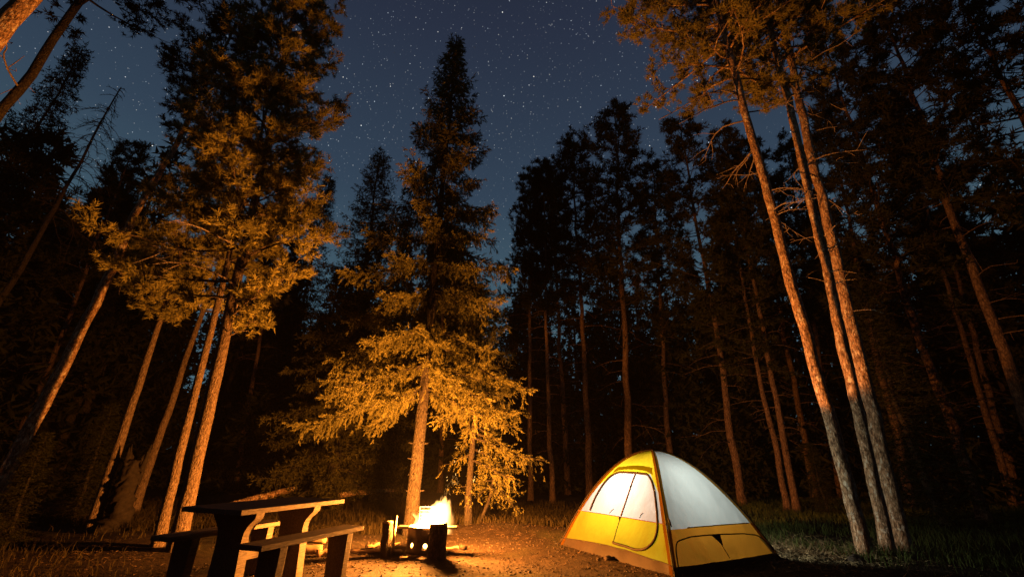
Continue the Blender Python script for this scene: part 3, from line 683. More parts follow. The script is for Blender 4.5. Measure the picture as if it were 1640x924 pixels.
    for k in range(4):
        bm = bmesh.new(); z = 0.02 + k * 0.044; box_bm(bm, -0.114, 0.114, -0.004, 0.004, z, z + 0.010); bm_obj('grate_bar', bm, M['grate_steel'], gr)
    # burning logs
    for k, (a, z, t) in enumerate(((0.3, 0.2, 0.12), (1.5, 0.22, -0.1), (2.5, 0.26, 0.15))):
        g = Geo(); d = np.array([math.cos(a), math.sin(a), t]) * 0.2
        g.tube([-d, -d * 0.3 + rng.normal(0, 0.008, 3), d * 0.4, d], [0.035, 0.04, 0.038, 0.033], 9, True, 0.06, rng)
        o = link('burning_log', g.mesh('burning_log'), M['charcoal']); o.location = PIT + Vector((0, 0, z))
        tag(o, ('charred log lowest in the flames', 'charred log crossing the middle of the flames', 'charred log topmost in the flames')[k], 'log', 'logs burning in the fire pit')
    # flames: bodies of glowing gas
    fl = thing('campfire_flames', 'white-hot leaping campfire flames above the fire pit', 'flames', PIT + Vector((0.03, -0.02, 0.22)))
    g = Geo(); zz = np.linspace(-0.07, 0.74, 32)
    g.tube(np.stack([-0.05 + 0.5 * np.clip(zz - 0.05, 0, 1), 0.02 + 0 * zz, zz], 1), np.interp(zz, [-0.07, 0.0, 0.115, 0.16, 0.45, 0.66, 0.74], [0.17, 0.19, 0.205, 0.36, 0.34, 0.2, 0.08]), 24)
    link('burning_gas', g.mesh('burning_gas'), M['flame'], fl)
    for k, (q, p) in enumerate(((0.6, (0.02, -0.02, 0.42)), (0.4, (0.13, 0.0, 0.54)))):
        ld = bpy.data.lights.new('fire_light', 'POINT'); ld.energy = FIRE_POWER * q; ld.color = FIRE_COLOR; ld.shadow_soft_size = 0.09
        lo = bpy.data.objects.new('fire_light', ld); COL.objects.link(lo); lo.location = PIT + Vector(p)
    # sparks above the flames
    for k in range(9):
        q = PIT + Vector((rng.uniform(0.1, 0.7), rng.uniform(-0.1, 0.15), rng.uniform(0.75, 1.35)))
        g = Geo(); d = rng.normal(0, 0.008, 3) + [0.006, 0, 0.014]; g.tube([-d, d * 0.2 + rng.normal(0, 0.002, 3), d], [0.0015, 0.0035, 0.0012], 5)
        o = link('spark', g.mesh('spark'), M['spark']); o.location = q; tag(o, 'tiny orange spark drifting up above the campfire', 'spark', 'sparks over the campfire')
build_fire()

# ------------------------------------------------------------------ firewood and stumps round the fire
def log_mesh(L, r, rng, split=False):
    g = Geo(); m = 7; x = np.linspace(-L / 2, L / 2, m)
    pts = np.stack([x, rng.normal(0, 0.005, m), rng.normal(0, 0.005, m)], 1)
    g.tube(pts, r * rng.uniform(0.93, 1.07, m), 5 if split else 14, True, 0.04, rng); return g.mesh('log', not split)
def put_log(px, L, r, yaw, label, split, seed, name='firewood_log', lift=0.0):
    rng = np.random.default_rng(seed); p = ground_at(*px); p.z = float(gz(p.x, p.y)) + r * 0.93 + lift
    o = link(name, log_mesh(L, r, rng, split), M['cutwood'] if split else M['log_wood']); o.location = p; o.rotation_euler = (rng.uniform(0, 3), 0, yaw)
    return tag(o, label, 'log', 'firewood lying round the fire')
put_log((586, 886), 0.42, 0.022, 0.12, 'thin pale split stick lying left of the upright log', True, 1)
put_log((598, 880), 0.26, 0.024, 0.9, 'short pale split stick tilted behind the upright log', True, 2, lift=0.02)
put_log((633, 887), 0.16, 0.03, 0.2, 'bright wood block between the upright log and the fire pit', True, 3)
put_log((741, 877), 0.13, 0.034, -0.9, 'short round log lying right of the fire pit', False, 4)
put_log((727, 876), 0.22, 0.018, 0.1, 'pale kindling stick touching the right side of the fire pit', True, 5)
put_log((630, 876), 0.3, 0.02, 1.2, 'thin pale stick behind the upright log', True, 6)
put_log((495, 890), 0.30, 0.055, 0.25, 'pale wood block lying under the picnic table end', True, 7)
put_log((500, 879), 0.34, 0.045, 0.05, 'pale wood block stacked behind the one under the table', True, 8, lift=0.05)
put_log((520, 893), 0.22, 0.04, 0.5, 'small split log beside the bench leg nearest the fire', True, 9)
def upright(px, h, r, label, seed, split_side=False):
    rng = np.random.default_rng(seed); p = ground_at(*px); p.z = float(gz(p.x, p.y))
    root = thing('upright_log', label, 'log', p)
    g = Geo(); m = 6; z = np.linspace(-0.02, h, m)
    g.tube(np.stack([rng.normal(0, 0.004, m), rng.normal(0, 0.004, m), z], 1), r * rng.uniform(0.95, 1.06, m), 16, False, 0.03, rng); link('bark', g.mesh('bark'), M['log_wood'], root)
    g = Geo(); g.tube([[0, 0, h - 0.012], [0, 0, h + 0.004]], [r * 0.97, r * 0.93], 16); link('cut_face', g.mesh('cut_face', False), M['cutwood'], root)
    return root
upright((616, 892), 0.40, 0.068, 'dark log standing on end left of the fire pit', 21)
upright((699, 894), 0.385, 0.118, 'thick dark log standing on end in front of the fire pit', 22)
p = ground_at(628, 888); g = Geo(); g.tube([[0, 0, -0.01], [0.004, 0, 0.22], [0.012, 0, 0.455]], [0.016, 0.018, 0.012], 5)
o = link('split_stick', g.mesh('split_stick', False), M['cutwood']); p.z = float(gz(p.x, p.y)); o.location = p; tag(o, 'pale split stick leaning upright against the dark standing log', 'stick')

# ------------------------------------------------------------------ picnic table and benches
TH, TL, TW, TS, BZ = 0.351, 1.317, 0.74, 0.542, 0.499
TC = Vector((-2.441, 4.913, 0)); RZ = -TH     # local +y = long axis, +x = towards the fire
def slab_obj(name, x0, x1, y0, y1, z0, z1, mat, parent, bev=0.006):
    bm = bmesh.new(); box_bm(bm, x0, x1, y0, y1, z0, z1); return bm_obj(name, bm, mat, parent, bev)
def profile_obj(name, prof, y0, y1, mat, parent):
    bm = bmesh.new(); a = [bm.verts.new((x, y0, z)) for x, z in prof]; b = [bm.verts.new((x, y1, z)) for x, z in prof]; n = len(prof)
    bm.faces.new(a[::-1]); bm.faces.new(b)
    for i in range(n): bm.faces.new((a[i], a[(i + 1) % n], b[(i + 1) % n], b[i]))
    return bm_obj(name, bm, mat, parent, 0.004)
def build_table():
    t = thing('picnic_table', 'heavy wooden picnic table on two flared pedestals left of the fire', 'table', TC, RZ)
    nb = 4; w = TW / nb
    for i in range(nb):
        x0 = -TW / 2 + i * w
        slab_obj('tabletop_plank', x0 + 0.002, x0 + w - 0.002, -TL / 2 + 0.004 * (i % 2), TL / 2 - 0.003 * ((i + 1) % 2), 0.708, 0.75, M['concrete'], t, 0.004)
    half = [(0.26, 0.0), (0.185, 0.0 + 0.30), (0.150, 0.47), (0.155, 0.53), (0.175, 0.575), (0.22, 0.62), (0.262, 0.645), (0.28, 0.668), (0.28, 0.706)]
    half = [(0.175, -0.02), (0.165, 0.2), (0.155, 0.42), (0.155, 0.50), (0.165, 0.545), (0.19, 0.585), (0.235, 0.625), (0.262, 0.65), (0.27, 0.675), (0.27, 0.706)]
    prof = half + [(-x, z) for x, z in half[::-1]]
    for y in (-0.36, 0.36): profile_obj('pedestal', prof, y - 0.045, y + 0.045, M['concrete'], t)
    slab_obj('stretcher', -0.04, 0.04, -0.314, 0.314, 0.28, 0.36, M['concrete'], t)
    for s, lab in ((1, 'wooden bench on the fire side of the picnic table'), (-1, 'wooden bench on the dark far side of the picnic table')):
        c = TC + Matrix.Rotation(RZ, 3, 'Z') @ Vector((s * TS, 0, 0))
        b = thing('bench', lab, 'bench', c, RZ, 'benches at the picnic table')
        slab_obj('seat_plank', -0.13, -0.002, -TL / 2, TL / 2, BZ - 0.042, BZ, M['concrete'], b, 0.005)
        slab_obj('seat_plank', 0.002, 0.13, -TL / 2 + 0.004, TL / 2 - 0.002, BZ - 0.042, BZ, M['concrete'], b, 0.005)
        for y in (-0.40, 0.46): profile_obj('leg', [(0.10, -0.02), (0.12, BZ - 0.044), (-0.12, BZ - 0.044), (-0.10, -0.02)], y - 0.04, y + 0.04, M['concrete'], b)
build_table()

# ------------------------------------------------------------------ near trees, each its own meshes
def finish_tree(root, tr, crown, limbs, bark, leaf):
    link('trunk', tr, M[bark], root); link('crown', crown, M[leaf], root); link('branches', limbs, M[bark], root)
def dead_branches(root, pts, r, zs, Ls, seed, mat='dead_wood', angs=None, twigs=4, droop=(0.1, 0.5)):
    rng = np.random.default_rng(seed)
    for i, (z, L) in enumerate(zip(zs, Ls)):
        p = along(pts, z); a = rng.uniform(0, 6.28) if angs is None else angs[i]
        o = link('bare_branch', bare_branch_mesh(rng, L, rng.uniform(*droop), twigs, 0.008 + 0.008 * L), M[mat], root)
        o.location = p; o.rotation_euler = (0, rng.uniform(-0.25, 0.15), a)

def near_trees():
    # the big spruce behind the fire
    rng = np.random.default_rng(1)
    dep = ground_at(655, 856).y
    root, zt = tree_root('spruce_tree', (657, 840), (733, 60), dep, 'tall firelit spruce standing straight behind the campfire', 'tree')
    H = at_depth(733, 60, dep).z
    tr, pts, r = trunk_mesh('trunk', H, 0.125, 0.012, rng, 18, 0.25, 0.03, 1.2, 16)
    ex = [(2.45, math.radians(a), L) for a, L in ((176, 2.6), (8, 1.8), (-25, 1.6), (150, 1.7), (-120, 1.1))]
    ex += [(3.35, math.radians(a), L) for a, L in ((190, 2.0), (-12, 2.2))]
    cr, lb = spruce_crown(pts, H, 2.9, 2.1, 4, 0.72, 8, 0.045, 0.038, 15, 0.036, 0.0105, 1.6, 1.0, ex, 0.2, 0.16, 1.0)
    finish_tree(root, tr, cr, lb, 'spruce_bark', 'spruce')
    dead_branches(root, pts, r, (2.6, 2.35, 2.5, 2.2), (1.1, 0.8, 0.35, 0.5), 4, 'spruce_bark', (-0.25, -0.6, 0.2, 3.4), 2)
    # slender spruce to its right
    dep = ground_at(749, 848).y
    root, zt = tree_root('spruce_tree', (750, 840), (757, 690), dep, 'slender spruce with a thin bare trunk right of the campfire', 'tree')
    tr, pts, r = trunk_mesh('trunk', 4.6, 0.072, 0.01, rng, 12, 0.25, 0.05, 1.15)
    cr, lb = spruce_crown(pts, 4.6, 1.75, 1.15, 6, 0.26, 4, 0.08, 0.05, 13, 0.034, 0.0095, 1.5, 0.7, [(1.5, -0.2, 1.25), (1.3, 0.4, 1.1), (1.1, -0.6, 1.0), (1.2, 2.9, 0.6), (1.6, 0.1, 1.5)], 0.25, 0.15, 1.0)
    finish_tree(root, tr, cr, lb, 'spruce_bark', 'spruce')
    # crooked sapling
    dep = ground_at(768, 845).y
    root, zt = tree_root('crooked_sapling', (768, 840), (795, 745), dep, 'small crooked sapling leaning right beside the slender spruce', 'sapling')
    root.rotation_quaternion = Quaternion((0, 1, 0), 0.28)
    g = Geo(); zz = np.linspace(-0.05, 1.45, 9); cx = 0.06 * np.sin(zz * 3.2); pts = np.stack([cx, 0.03 * np.sin(zz * 5), zz], 1); g.tube(pts, np.linspace(0.035, 0.012, 9), 9, True, 0.05, rng)
    link('trunk', g.mesh('trunk'), M['spruce_bark'], root)
    cr, lb = spruce_crown(pts, 1.45, 0.6, 0.55, 7, 0.16, 4, 0.08, 0.06, 5, 0.05, 0.012, 0.5, 0.4)
    link('crown', cr, M['spruce'], root); link('branches', lb, M['spruce_bark'], root)
    # dim spruce behind left
    dep = 12.6
    root, zt = tree_root('spruce_tree', (540, 720), (612, 238), dep, 'dim broad spruce behind the picnic table with boughs to the ground', 'tree')
    H = at_depth(612, 238, dep).z
    tr, pts, r = trunk_mesh('trunk', H, 0.15, 0.012, rng, 12, 0.4, 0.04)
    cr, lb = spruce_crown(pts, H, 0.7, 2.35, 8, 0.36, 5, 0.11, 0.075, 6, 0.085, 0.022, 0.7, 0.85)
    finish_tree(root, tr, cr, lb, 'spruce_bark', 'spruce_shade')
    # firelit pines left
    dep = ground_at(286, 880).y
    prof = lambda q: 0.62 + 0.42 * math.sin(3.0 * q + 0.5) - 0.3 * max(0, q - 0.7)
    prof1 = lambda q: 0.62 + 0.10 * math.sin(q * 9) - 0.6 * max(0, q - 0.85)
    root, zt = tree_root('pine_tree', (291, 835), (458, 60), dep, 'bushy firelit pine with the thickest trunk behind the picnic table', 'tree')
    tr, pts, r = trunk_mesh('trunk', 14.5, 0.102, 0.02, rng, 16, 0.3, 0.022)
    ex = [(z, math.radians(a), L) for z, a, L in ((3.6, -10, 1.3), (3.3, -30, 0.9), (4.0, 185, 1.9), (3.7, 160, 1.5), (4.4, 10, 1.5), (4.2, -60, 1.1), (3.0, -15, 0.6), (4.7, 200, 2.0), (4.9, -20, 1.4), (5.2, 175, 2.0))]
    cr, lb = pine_crown(pts, 14.5, 5.0, 1.65, 31, 92, 14, 6, 30, 0.095, 0.016, prof1, (-5, 25), ex)
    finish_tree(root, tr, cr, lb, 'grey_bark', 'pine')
    dead_branches(root, pts, r, (3.6, 3.9, 4.3, 3.1, 4.6), (0.9, 1.1, 1.3, 0.5, 1.2), 8, 'dead_wood')
    root, zt = tree_root('pine_tree', (264, 828), (335, 545), dep + 0.25, 'thin pine close against the left of the thickest firelit pine', 'tree')
    tr, pts, r = trunk_mesh('trunk', 8.6, 0.075, 0.02, rng, 14, 0.3, 0.022)
    cr, lb = pine_crown(pts, 8.6, 4.4, 1.3, 33, 40, 12, 5, 22, 0.085, 0.015, prof, (-5, 22))
    finish_tree(root, tr, cr, lb, 'grey_bark', 'pine')
    root, zt = tree_root('pine_tree', (150, 840), (235, 575), ground_at(146, 850).y, 'dim pine with a bare leaning trunk beside the old stump', 'tree')
    tr, pts, r = trunk_mesh('trunk', 6.9, 0.085, 0.02, rng, 14, 0.3, 0.022)
    cr, lb = pine_crown(pts, 6.9, 3.7, 0.8, 34, 30, 11, 5, 22, 0.09, 0.016, prof, (-5, 22))
    finish_tree(root, tr, cr, lb, 'grey_bark', 'pine')
    root, zt = tree_root('pine_tree', (218, 808), (318, 525), 10.4, 'dim pine with a clean trunk between the stump and the firelit pines', 'tree')
    tr, pts, r = trunk_mesh('trunk', 9.2, 0.09, 0.02, rng, 14, 0.3, 0.022)
    cr2, lb2 = pine_crown(pts, 9.2, 4.6, 1.5, 35, 50, 11, 5, 20, 0.10, 0.018, prof, (-5, 22))
    finish_tree(root, tr, cr2, lb2, 'grey_bark', 'pine')
    # leaning bare trunk further left, bushy top
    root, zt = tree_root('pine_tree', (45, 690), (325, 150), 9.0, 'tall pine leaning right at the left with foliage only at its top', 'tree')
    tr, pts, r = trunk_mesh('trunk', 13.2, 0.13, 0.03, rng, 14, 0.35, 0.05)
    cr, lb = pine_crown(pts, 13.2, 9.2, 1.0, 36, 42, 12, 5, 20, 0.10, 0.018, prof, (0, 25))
    finish_tree(root, tr, cr, lb, 'pine_bark', 'needles_shade')
    dead_branches(root, pts, r, (8.4, 7.6, 6.0, 8.8, 5.2), (0.5, 0.45, 0.9, 0.7, 1.1), 12)
    # top-left corner trunks
    root, zt = tree_root('pine_tree', (0, 46), (42, 0), 3.6, 'firelit pine trunk cutting across the top left corner', 'tree')
    tr, pts, r = trunk_mesh('trunk', 12.0, 0.15, 0.05, rng, 14, 0.35, 0.04)
    cr, lb = pine_crown(pts, 12.0, 8.8, 1.2, 37, 26, 9, 5, 18, 0.10, 0.018, prof, (0, 25)); finish_tree(root, tr, cr, lb, 'pine_bark', 'pine')
    root, zt = tree_root('pine_tree', (0, 195), (112, 35), 5.2, 'dark pine trunk rising out of the frame at the upper left', 'tree')
    tr, pts, r = trunk_mesh('trunk', 12.5, 0.088, 0.04, rng, 14, 0.35, 0.04)
    cr, lb = pine_crown(pts, 12.5, 8.4, 1.5, 38, 36, 9, 5, 18, 0.10, 0.018, prof, (0, 25)); finish_tree(root, tr, cr, lb, 'spruce_bark', 'needles_shade')
    dead_branches(root, pts, r, (6.6, 6.1, 7.0), (1.0, 0.8, 1.2), 14)
    # three tall pines right of the tent
    prof2 = lambda q: 0.5 + 0.5 * math.sin(2.8 * q + 0.55)
    specs = [((1386, 880), (1186, 130), ground_at(1388, 893).y, 14.8, 0.094, 8.7, 2.1, 41, 'left of the three tall firelit pines beside the tent'),
             ((1418, 860), (1249, 100), 6.98, 15.8, 0.084, 10.2, 1.9, 42, 'middle of the three tall firelit pines beside the tent'),
             ((1446, 875), (1268, 100), 7.35, 15.4, 0.105, 9.7, 2.1, 43, 'reddish right-hand one of the three tall pines beside the tent')]
    for p1, p2, dep, H, r0, cb, R, sd, lab in specs:
        root, zt = tree_root('pine_tree', p1, p2, dep, lab, 'tree', 'three tall pines beside the tent')
        tr, pts, r = trunk_mesh('trunk', H, r0, 0.058, rng, 18, 0.25, 0.035, 1.3)
        cr, lb = pine_crown(pts, H, cb, R, sd, 78, 13, 6, 26, 0.10, 0.018, prof2, (-8, 22))
        finish_tree(root, tr, cr, lb, 'pine_bark', 'pine')
        rg = np.random.default_rng(sd); zs = np.sort(rg.uniform(3.4, cb + 0.5, 15)); Ls = 0.35 + (zs - 3.2) / (cb - 3.2) * rg.uniform(0.5, 1.5, 15)
        dead_branches(root, pts, r, zs, Ls, sd, 'dead_wood', None, 4)
near_trees()

# ------------------------------------------------------------------ background tree templates, copied
def templates():
    T = {}
    for i, (kind, sd) in enumerate((('pine', 51), ('pine', 52), ('pine', 53), ('spruce', 54), ('spruce', 55))):
        rng = np.random.default_rng(sd); H = 15.0
        tr, pts, r = trunk_mesh('trunk', H, 0.12, 0.02, rng, 10, 0.5, 0.05)
        if kind == 'pine':
            cb = (6.0, 7.2, 4.8)[i]
            cr, lb = pine_crown(pts, H, cb, (1.75, 1.6, 1.9)[i], sd, 75, 11, 4, 13, 0.16, 0.034, lambda q: (0.6 + 0.4 * min(1, 4 * q)) * (1.05 - q) ** 0.6, (-10, 20), (), 0.2)
            g = Geo()
            for z in np.arange(1.8, cb + 1, 0.35):
                me = None; a = rng.uniform(0, 6.28); L = rng.uniform(0.5, 1.5); o = np.array([math.cos(a), math.sin(a), 0]); p = along(pts, z)
                u = np.linspace(0, 1, 5)[:, None]; q = p + o * L * u + np.array([0, 0, 1.0]) * L * (0.15 * u - 0.35 * u * u) + rng.normal(0, 0.02, (5, 3)) * u
                g.tube(q, np.linspace(0.016, 0.005, 5), 4, False)
                for k in range(3):
                    j = rng.integers(1, 5); g.tube([q[j], q[j] + o * 0.25 + rng.normal(0, 0.18, 3)], [0.007, 0.003], 3, False)
            dd = g.mesh('dead_lower_branches')
        else:
            cr, lb = spruce_crown(pts, H, 1.0, (1.9, 1.6)[i - 3], sd, 0.42, 5, 0.17, 0.12, 5, 0.13, 0.034, 0.5, 0.8); dd = None
        T[i] = (tr, cr, lb, dd, kind)
    return T
TPL = templates()
for i, t in TPL.items():
    t[0].materials.append(M['bark_shade' if t[4] == 'pine' else 'spruce_bark']); t[1].materials.append(M['needles_shade'])
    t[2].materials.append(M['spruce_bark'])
    if t[3]: t[3].materials.append(M['bark_shade'])
def plant(tpl, root, H, spin, fat=1.0):
    s = H / 15.0; root.scale = (s * fat, s * fat, s)
    root.rotation_quaternion = root.rotation_quaternion @ Quaternion((0, 0, 1), spin)
    t = TPL[tpl]
    link('trunk', t[0], None, root); link('crown', t[1], None, root); link('branches', t[2], None, root)
    if t[3]: link('dead_lower_branches', t[3], None, root)
BG = [ # tpl, low px, high px, depth, top px y or H, fat, label
    (0, (1007, 720), (985, 200), 15.0, 16.0, 1.1, 'tallest dark pine rising behind the left shoulder of the tent'),
    (1, (945, 790), (922, 240), 16.5, 15.5, 1.05, 'dark pine with a straight trunk just left of the tallest one behind the tent'),
    (0, (909, 780), (880, 290), 19.0, 16.0, 1.0, 'dark thin pine seen midway between the big spruce and the tent'),
    (1, (850, 820), (846, 300), 15.5, 12.8, 0.9, 'dark pine rising just right of the big spruce'),
    (2, (1190, 805), (1110, 350), 14.0, 14.6, 1.05, 'brown-lit pine directly behind the right half of the tent'),
    (2, (1260, 812), (1213, 560), 12.6, 11.0, 1.0, 'left pine of the close pair behind the right end of the tent'),
    (1, (1276, 815), (1240, 630), 12.4, 12.5, 0.95, 'right pine of the close pair behind the right end of the tent'),
    (0, (1300, 770), (1275, 640), 16.0, 15.0, 1.0, 'faint grey pine trunk deep behind the close pair'),
    (2, (1530, 690), (1400, 290), 10.5, 14.5, 1.05, 'dark pine with broken patches of light right of the three tall pines'),
    (1, (1640, 640), (1490, 250), 9.6, 15.5, 1.1, 'leaning brown pine trunk near the right edge'),
    (0, (1640, 210), (1572, 70), 7.6, 14.5, 1.0, 'brown pine trunk crossing the upper right corner'),
    (1, (1512, 430), (1465, 270), 14.0, 16.0, 0.8, 'thin black pine trunk against blue sky at right'),
    (0, (1590, 640), (1530, 420), 15.0, 15.0, 1.0, 'black pine behind the leaning brown trunk at right'),
    (2, (1440, 720), (1380, 430), 13.5, 15.0, 1.0, 'dark pine close behind the three tall pines'),
    (0, (1340, 740), (1290, 420), 17.0, 16.0, 1.0, 'dark pine filling the gap left of the three tall pines'),
    (3, (425, 780), (520, 300), 19.0, 15.0, 0.9, 'black pointed spruce silhouette left of the big spruce'),
    (0, (90, 700), (185, 345), 17.0, 14.0, 1.0, 'black pine crown low against the sky at left'),
    (2, (10, 760), (140, 420), 14.0, 13.0, 1.0, 'black pine at the left edge behind the leaning pine'),
    (3, (-190, 600), (116, 108), 9.8, 13.2, 0.8, 'black spruce silhouette filling the left edge'),
    (1, (380, 760), (440, 400), 17.0, 12.5, 1.0, 'black pine behind the bushy firelit pine'),
    (2, (705, 780), (712, 500), 19.0, 14.0, 1.0, 'black pine hidden behind the big spruce'),
    (0, (1075, 760), (1050, 330), 18.0, 15.5, 1.0, 'dark pine between the tallest pine and the brown-lit one'),
    (4, (610, 800), (640, 500), 18.0, 12.0, 1.0, 'black spruce between the dim broad spruce and the big spruce'),
    (1, (885, 800), (868, 330), 14.5, 12.5, 0.85, 'thin dark pine right of the slender spruce'),
]
rgb = random.Random(9)
for tpl, lo, hi, dep, H, fat, lab in BG:
    root, zt = tree_root('pine_tree' if TPL[tpl][4] == 'pine' else 'spruce_tree', lo, hi, dep, lab, 'tree', 'dark trees round the clearing')
    plant(tpl, root, H, rgb.uniform(0, 6.28), fat)
# small spruces at the edges
for (px, H, lab, dep) in (((1500, 800), 5.2, 'low dim spruce under the pines at right', 9.6), ((1322, 800), 1.7, 'small dim spruce bush right of the close pine pair', 11.5),
                          ((22, 830), 1.5, 'small dark spruce sapling at the lower left corner', 6.6), ((120, 815), 2.2, 'small dark spruce sapling left of the old stump', 9.2)):
    p = at_depth(px[0], px[1], dep); p.z = float(gz(p.x, p.y))
    root = thing('young_spruce', lab, 'sapling', p); root.rotation_mode = 'QUATERNION'
    plant(4, root, H, rgb.uniform(0, 6), 2.2 if H < 3 else 1.9)

# dead snag at left
def snag():
    rng = np.random.default_rng(77); dep = 11.5
    root, zt = tree_root('dead_tree', (100, 310), (203, 138), dep, 'dead bare tree with drooping twigs against the sky at left', 'tree')
    H = at_depth(203, 138, dep).z
    tr, pts, r = trunk_mesh('trunk', H, 0.12, 0.015, rng, 8, 0.5, 0.04); link('trunk', tr, M['spruce_bark'], root)
    for k in range(80):
        z = H - 0.05 - 5.2 * rng.random() ** 1.1; L = (0.25 + 0.26 * (H - z)) * rng.uniform(0.6, 1.3)
        o = link('bare_branch', bare_branch_mesh(rng, min(L, 1.5), rng.uniform(0.4, 1.0), 7, 0.013), M['spruce_bark'], root); o.location = along(pts, z); o.rotation_euler = (0, rng.uniform(-0.1, 0.3), rng.uniform(0, 6.28))
snag()

# old stump, fallen logs, stone
def ground_bits():
    rng = np.random.default_rng(88)
    p = ground_at(176, 850); p.z = float(gz(p.x, p.y))
    g = Geo(); m = 24; z = np.linspace(-0.1, 1.1, m)
    g.tube(np.stack([0.05 * np.sin(z * 2), 0.03 * np.cos(z * 3), z], 1), np.interp(z, [-0.1, 0.1, 0.5, 0.9, 1.1], [0.30, 0.2, 0.16, 0.13, 0.1]), 18, True, 0.22, rng)
    for k in range(9):
        a = rng.uniform(0, 6.28); d = np.array([math.cos(a), math.sin(a), 0]); q = d * 0.11 + [0.08, 0, rng.uniform(0.7, 1.0)]
        g.tube([q, q + d * 0.03 + [0, 0, 0.2], q + d * 0.05 + [0, 0, rng.uniform(0.25, 0.5)]], [0.05, 0.035, 0.006], 5, True, 0.2, rng)
    o = link('old_stump', g.mesh('old_stump', False), M['charcoal']); o.location = p; tag(o, 'ragged dark tree stump beside the leaning pine at left', 'stump')  # reuses the charred-log colour so the stump stays dark
    for (a, b, r, lab) in (((350, 806), (475, 783), 0.10, 'long fallen log lying behind the picnic table'), ((545, 778), (640, 766), 0.07, 'fallen log lying under the dim broad spruce')):
        d = 12.0 if r > 0.09 else 13.2
        A = at_depth(*a, d - 1.2); B = at_depth(*b, d + 0.8); A.z = float(gz(A.x, A.y)) + r + (0.0 if r > 0.09 else 0.25); B.z = float(gz(B.x, B.y)) + r + 0.30
        u = np.linspace(0, 1, 12)[:, None]; q = np.array(A)[None] * (1 - u) + np.array(B)[None] * u; c = q.mean(0); g = Geo(); g.tube(q - c + rng.normal(0, 0.012, q.shape), np.linspace(r, r * 0.7, 12), 12, True, 0.05, rng)
        o = link('fallen_log', g.mesh('fallen_log'), M['pine_bark']); o.location = c; tag(o, lab, 'log')
    for px, r, lab in (((1240, 904), 0.05, 'small grey stone on the ground past the tent corner'), ((1372, 900), 0.09, 'round stone at the foot of the left tall pine'), ((975, 897), 0.06, 'flat stone in front of the tent floor')):
        p = ground_at(*px); p.z = float(gz(p.x, p.y)) + r * 0.2; bm = bmesh.new(); bmesh.ops.create_icosphere(bm, subdivisions=3, radius=r)
        for v in bm.verts:
            v.co *= 1 + 0.16 * math.sin(v.co.x * 55 + 1) * math.sin(v.co.y * 47) + 0.1 * math.sin(v.co.z * 80 + v.co.x * 30); v.co.z *= 0.62
        o = bm_obj('stone', bm, M['stone'], None); o.location = p; tag(o, lab, 'stone')
ground_bits()

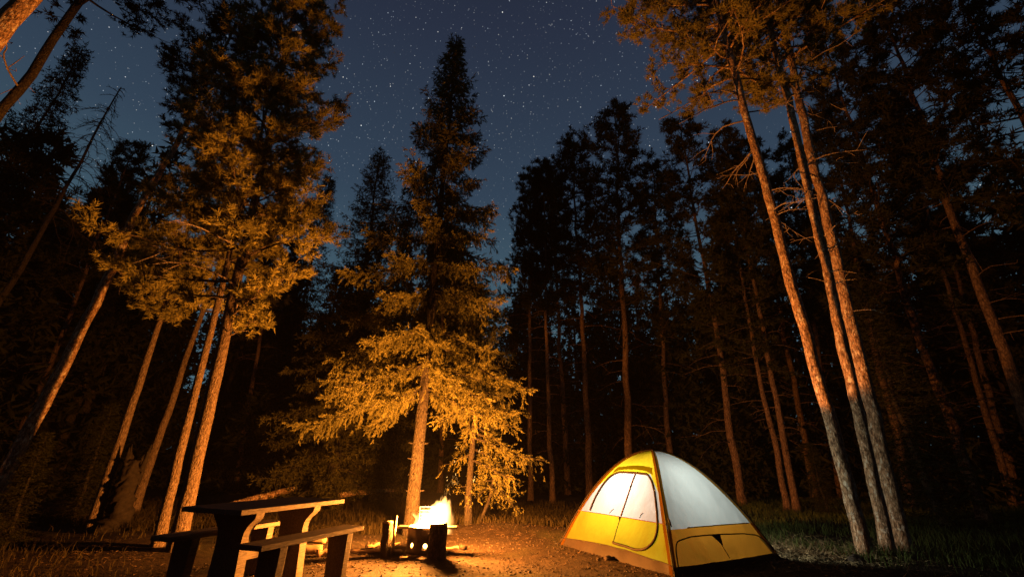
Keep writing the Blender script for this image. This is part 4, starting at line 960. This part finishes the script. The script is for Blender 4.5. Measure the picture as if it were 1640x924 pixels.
# ------------------------------------------------------------------ the wood far behind: one mass
def far_wood():
    rng = np.random.default_rng(99); tri = []; wood = Geo()
    for i in range(215):
        az = math.radians(rng.uniform(-72, 72)); d = rng.uniform(21, 46); x, y = d * math.sin(az), d * math.cos(az) + 2; H = rng.uniform(9, 16) * (0.75 + 0.25 * d / 30); z0 = float(gz(x, y))
        wood.tube([[x, y, z0 - 0.2], [x + rng.normal(0, .2), y, z0 + H * 0.5], [x + rng.normal(0, .3), y, z0 + H]], [0.16, 0.12, 0.02], 6, False)
        sp = rng.random() < 0.45; cb = 0.6 if sp else H * rng.uniform(0.15, 0.45); R = rng.uniform(1.2, 2.1); n = 430
        q = rng.random(n) ** (1.25 if sp else 0.9); a = rng.uniform(0, 6.28, n); rad = R * (1.02 - q) ** (0.9 if sp else 0.6) * np.sqrt(rng.random(n))
        P = np.stack([x + rad * np.cos(a), y + rad * np.sin(a), z0 + cb + (H - cb) * q - 0.15 * rad], 1)
        D = unit(np.stack([np.cos(a), np.sin(a), rng.normal(0, 0.5, n)], 1) + rng.normal(0, 0.4, (n, 3)))
        tri.append(brush(P, D, np.full(n, 0.4), rng, 6, 0.38, 0.13, 0.9))
    # saplings and brush along the edge of the wood
    for i in range(300):
        az = math.radians(rng.uniform(-72, 72)); d = rng.uniform(17, 42); x, y = d * math.sin(az), d * math.cos(az) + 2; H = rng.uniform(3, 9) * (0.6 + 0.4 * d / 30); z0 = float(gz(x, y)); n = 210
        q = rng.random(n) ** 1.3; a = rng.uniform(0, 6.28, n); rad = (0.5 + 0.25 * H) * (1.02 - q) * np.sqrt(rng.random(n))
        P = np.stack([x + rad * np.cos(a), y + rad * np.sin(a), z0 + 0.1 + H * q], 1)
        D = unit(np.stack([np.cos(a), np.sin(a), rng.normal(-0.1, 0.3, n)], 1))
        tri.append(brush(P, D, np.full(n, 0.35), rng, 5, 0.32, 0.10, 0.9))
    # same wood continued unseen behind the photographer, added to block low sky light
    for i in range(90):
        az = math.radians(rng.uniform(78, 282)); d = rng.uniform(10, 24); x, y = d * math.sin(az), d * math.cos(az) + 1; H = rng.uniform(9, 15); z0 = float(gz(x, y)); n = 260
        wood.tube([[x, y, z0 - 0.2], [x, y, z0 + H * 0.5], [x, y, z0 + H]], [0.16, 0.12, 0.02], 6, False)
        q = rng.random(n) ** 1.1; a = rng.uniform(0, 6.28, n); rad = 2.2 * (1.02 - q) ** 0.8 * np.sqrt(rng.random(n))
        P = np.stack([x + rad * np.cos(a), y + rad * np.sin(a), z0 + 0.5 + (H - 0.5) * q], 1)
        tri.append(brush(P, unit(np.stack([np.cos(a), np.sin(a), rng.normal(0, 0.5, n)], 1)), np.full(n, 0.5), rng, 4, 0.6, 0.22, 0.9))
    g = Geo(); g.tris(np.concatenate(tri))
    o = tag(thing('far_wood', 'dark mass of distant conifer wood behind the clearing', 'wood'), kind='stuff')
    link('foliage', g.mesh('foliage', False), M['needles_shade'], o)['kind'] = 'stuff'; link('trunks', wood.mesh('trunks'), M['spruce_bark'], o)['kind'] = 'stuff'
far_wood()

# ------------------------------------------------------------------ thin smoky air lit by the fire
def build_haze():
    bm = bmesh.new(); box_bm(bm, -320, 320, -320, 330, -1.6, 24.0)
    m, n, l, p, o = new_mat('smoky_air'); n.remove(p)
    v = n.new('ShaderNodeVolumePrincipled'); v.inputs['Color'].default_value = (0.85, 0.85, 0.85, 1); v.inputs['Density'].default_value = 0.00011
    l.new(v.outputs[0], o.inputs['Volume'])
    h = bm_obj('haze', bm, m, None); h['kind'] = 'stuff'; h['label'] = 'thin smoky night air glowing round the fire'; h['category'] = 'haze'
build_haze()
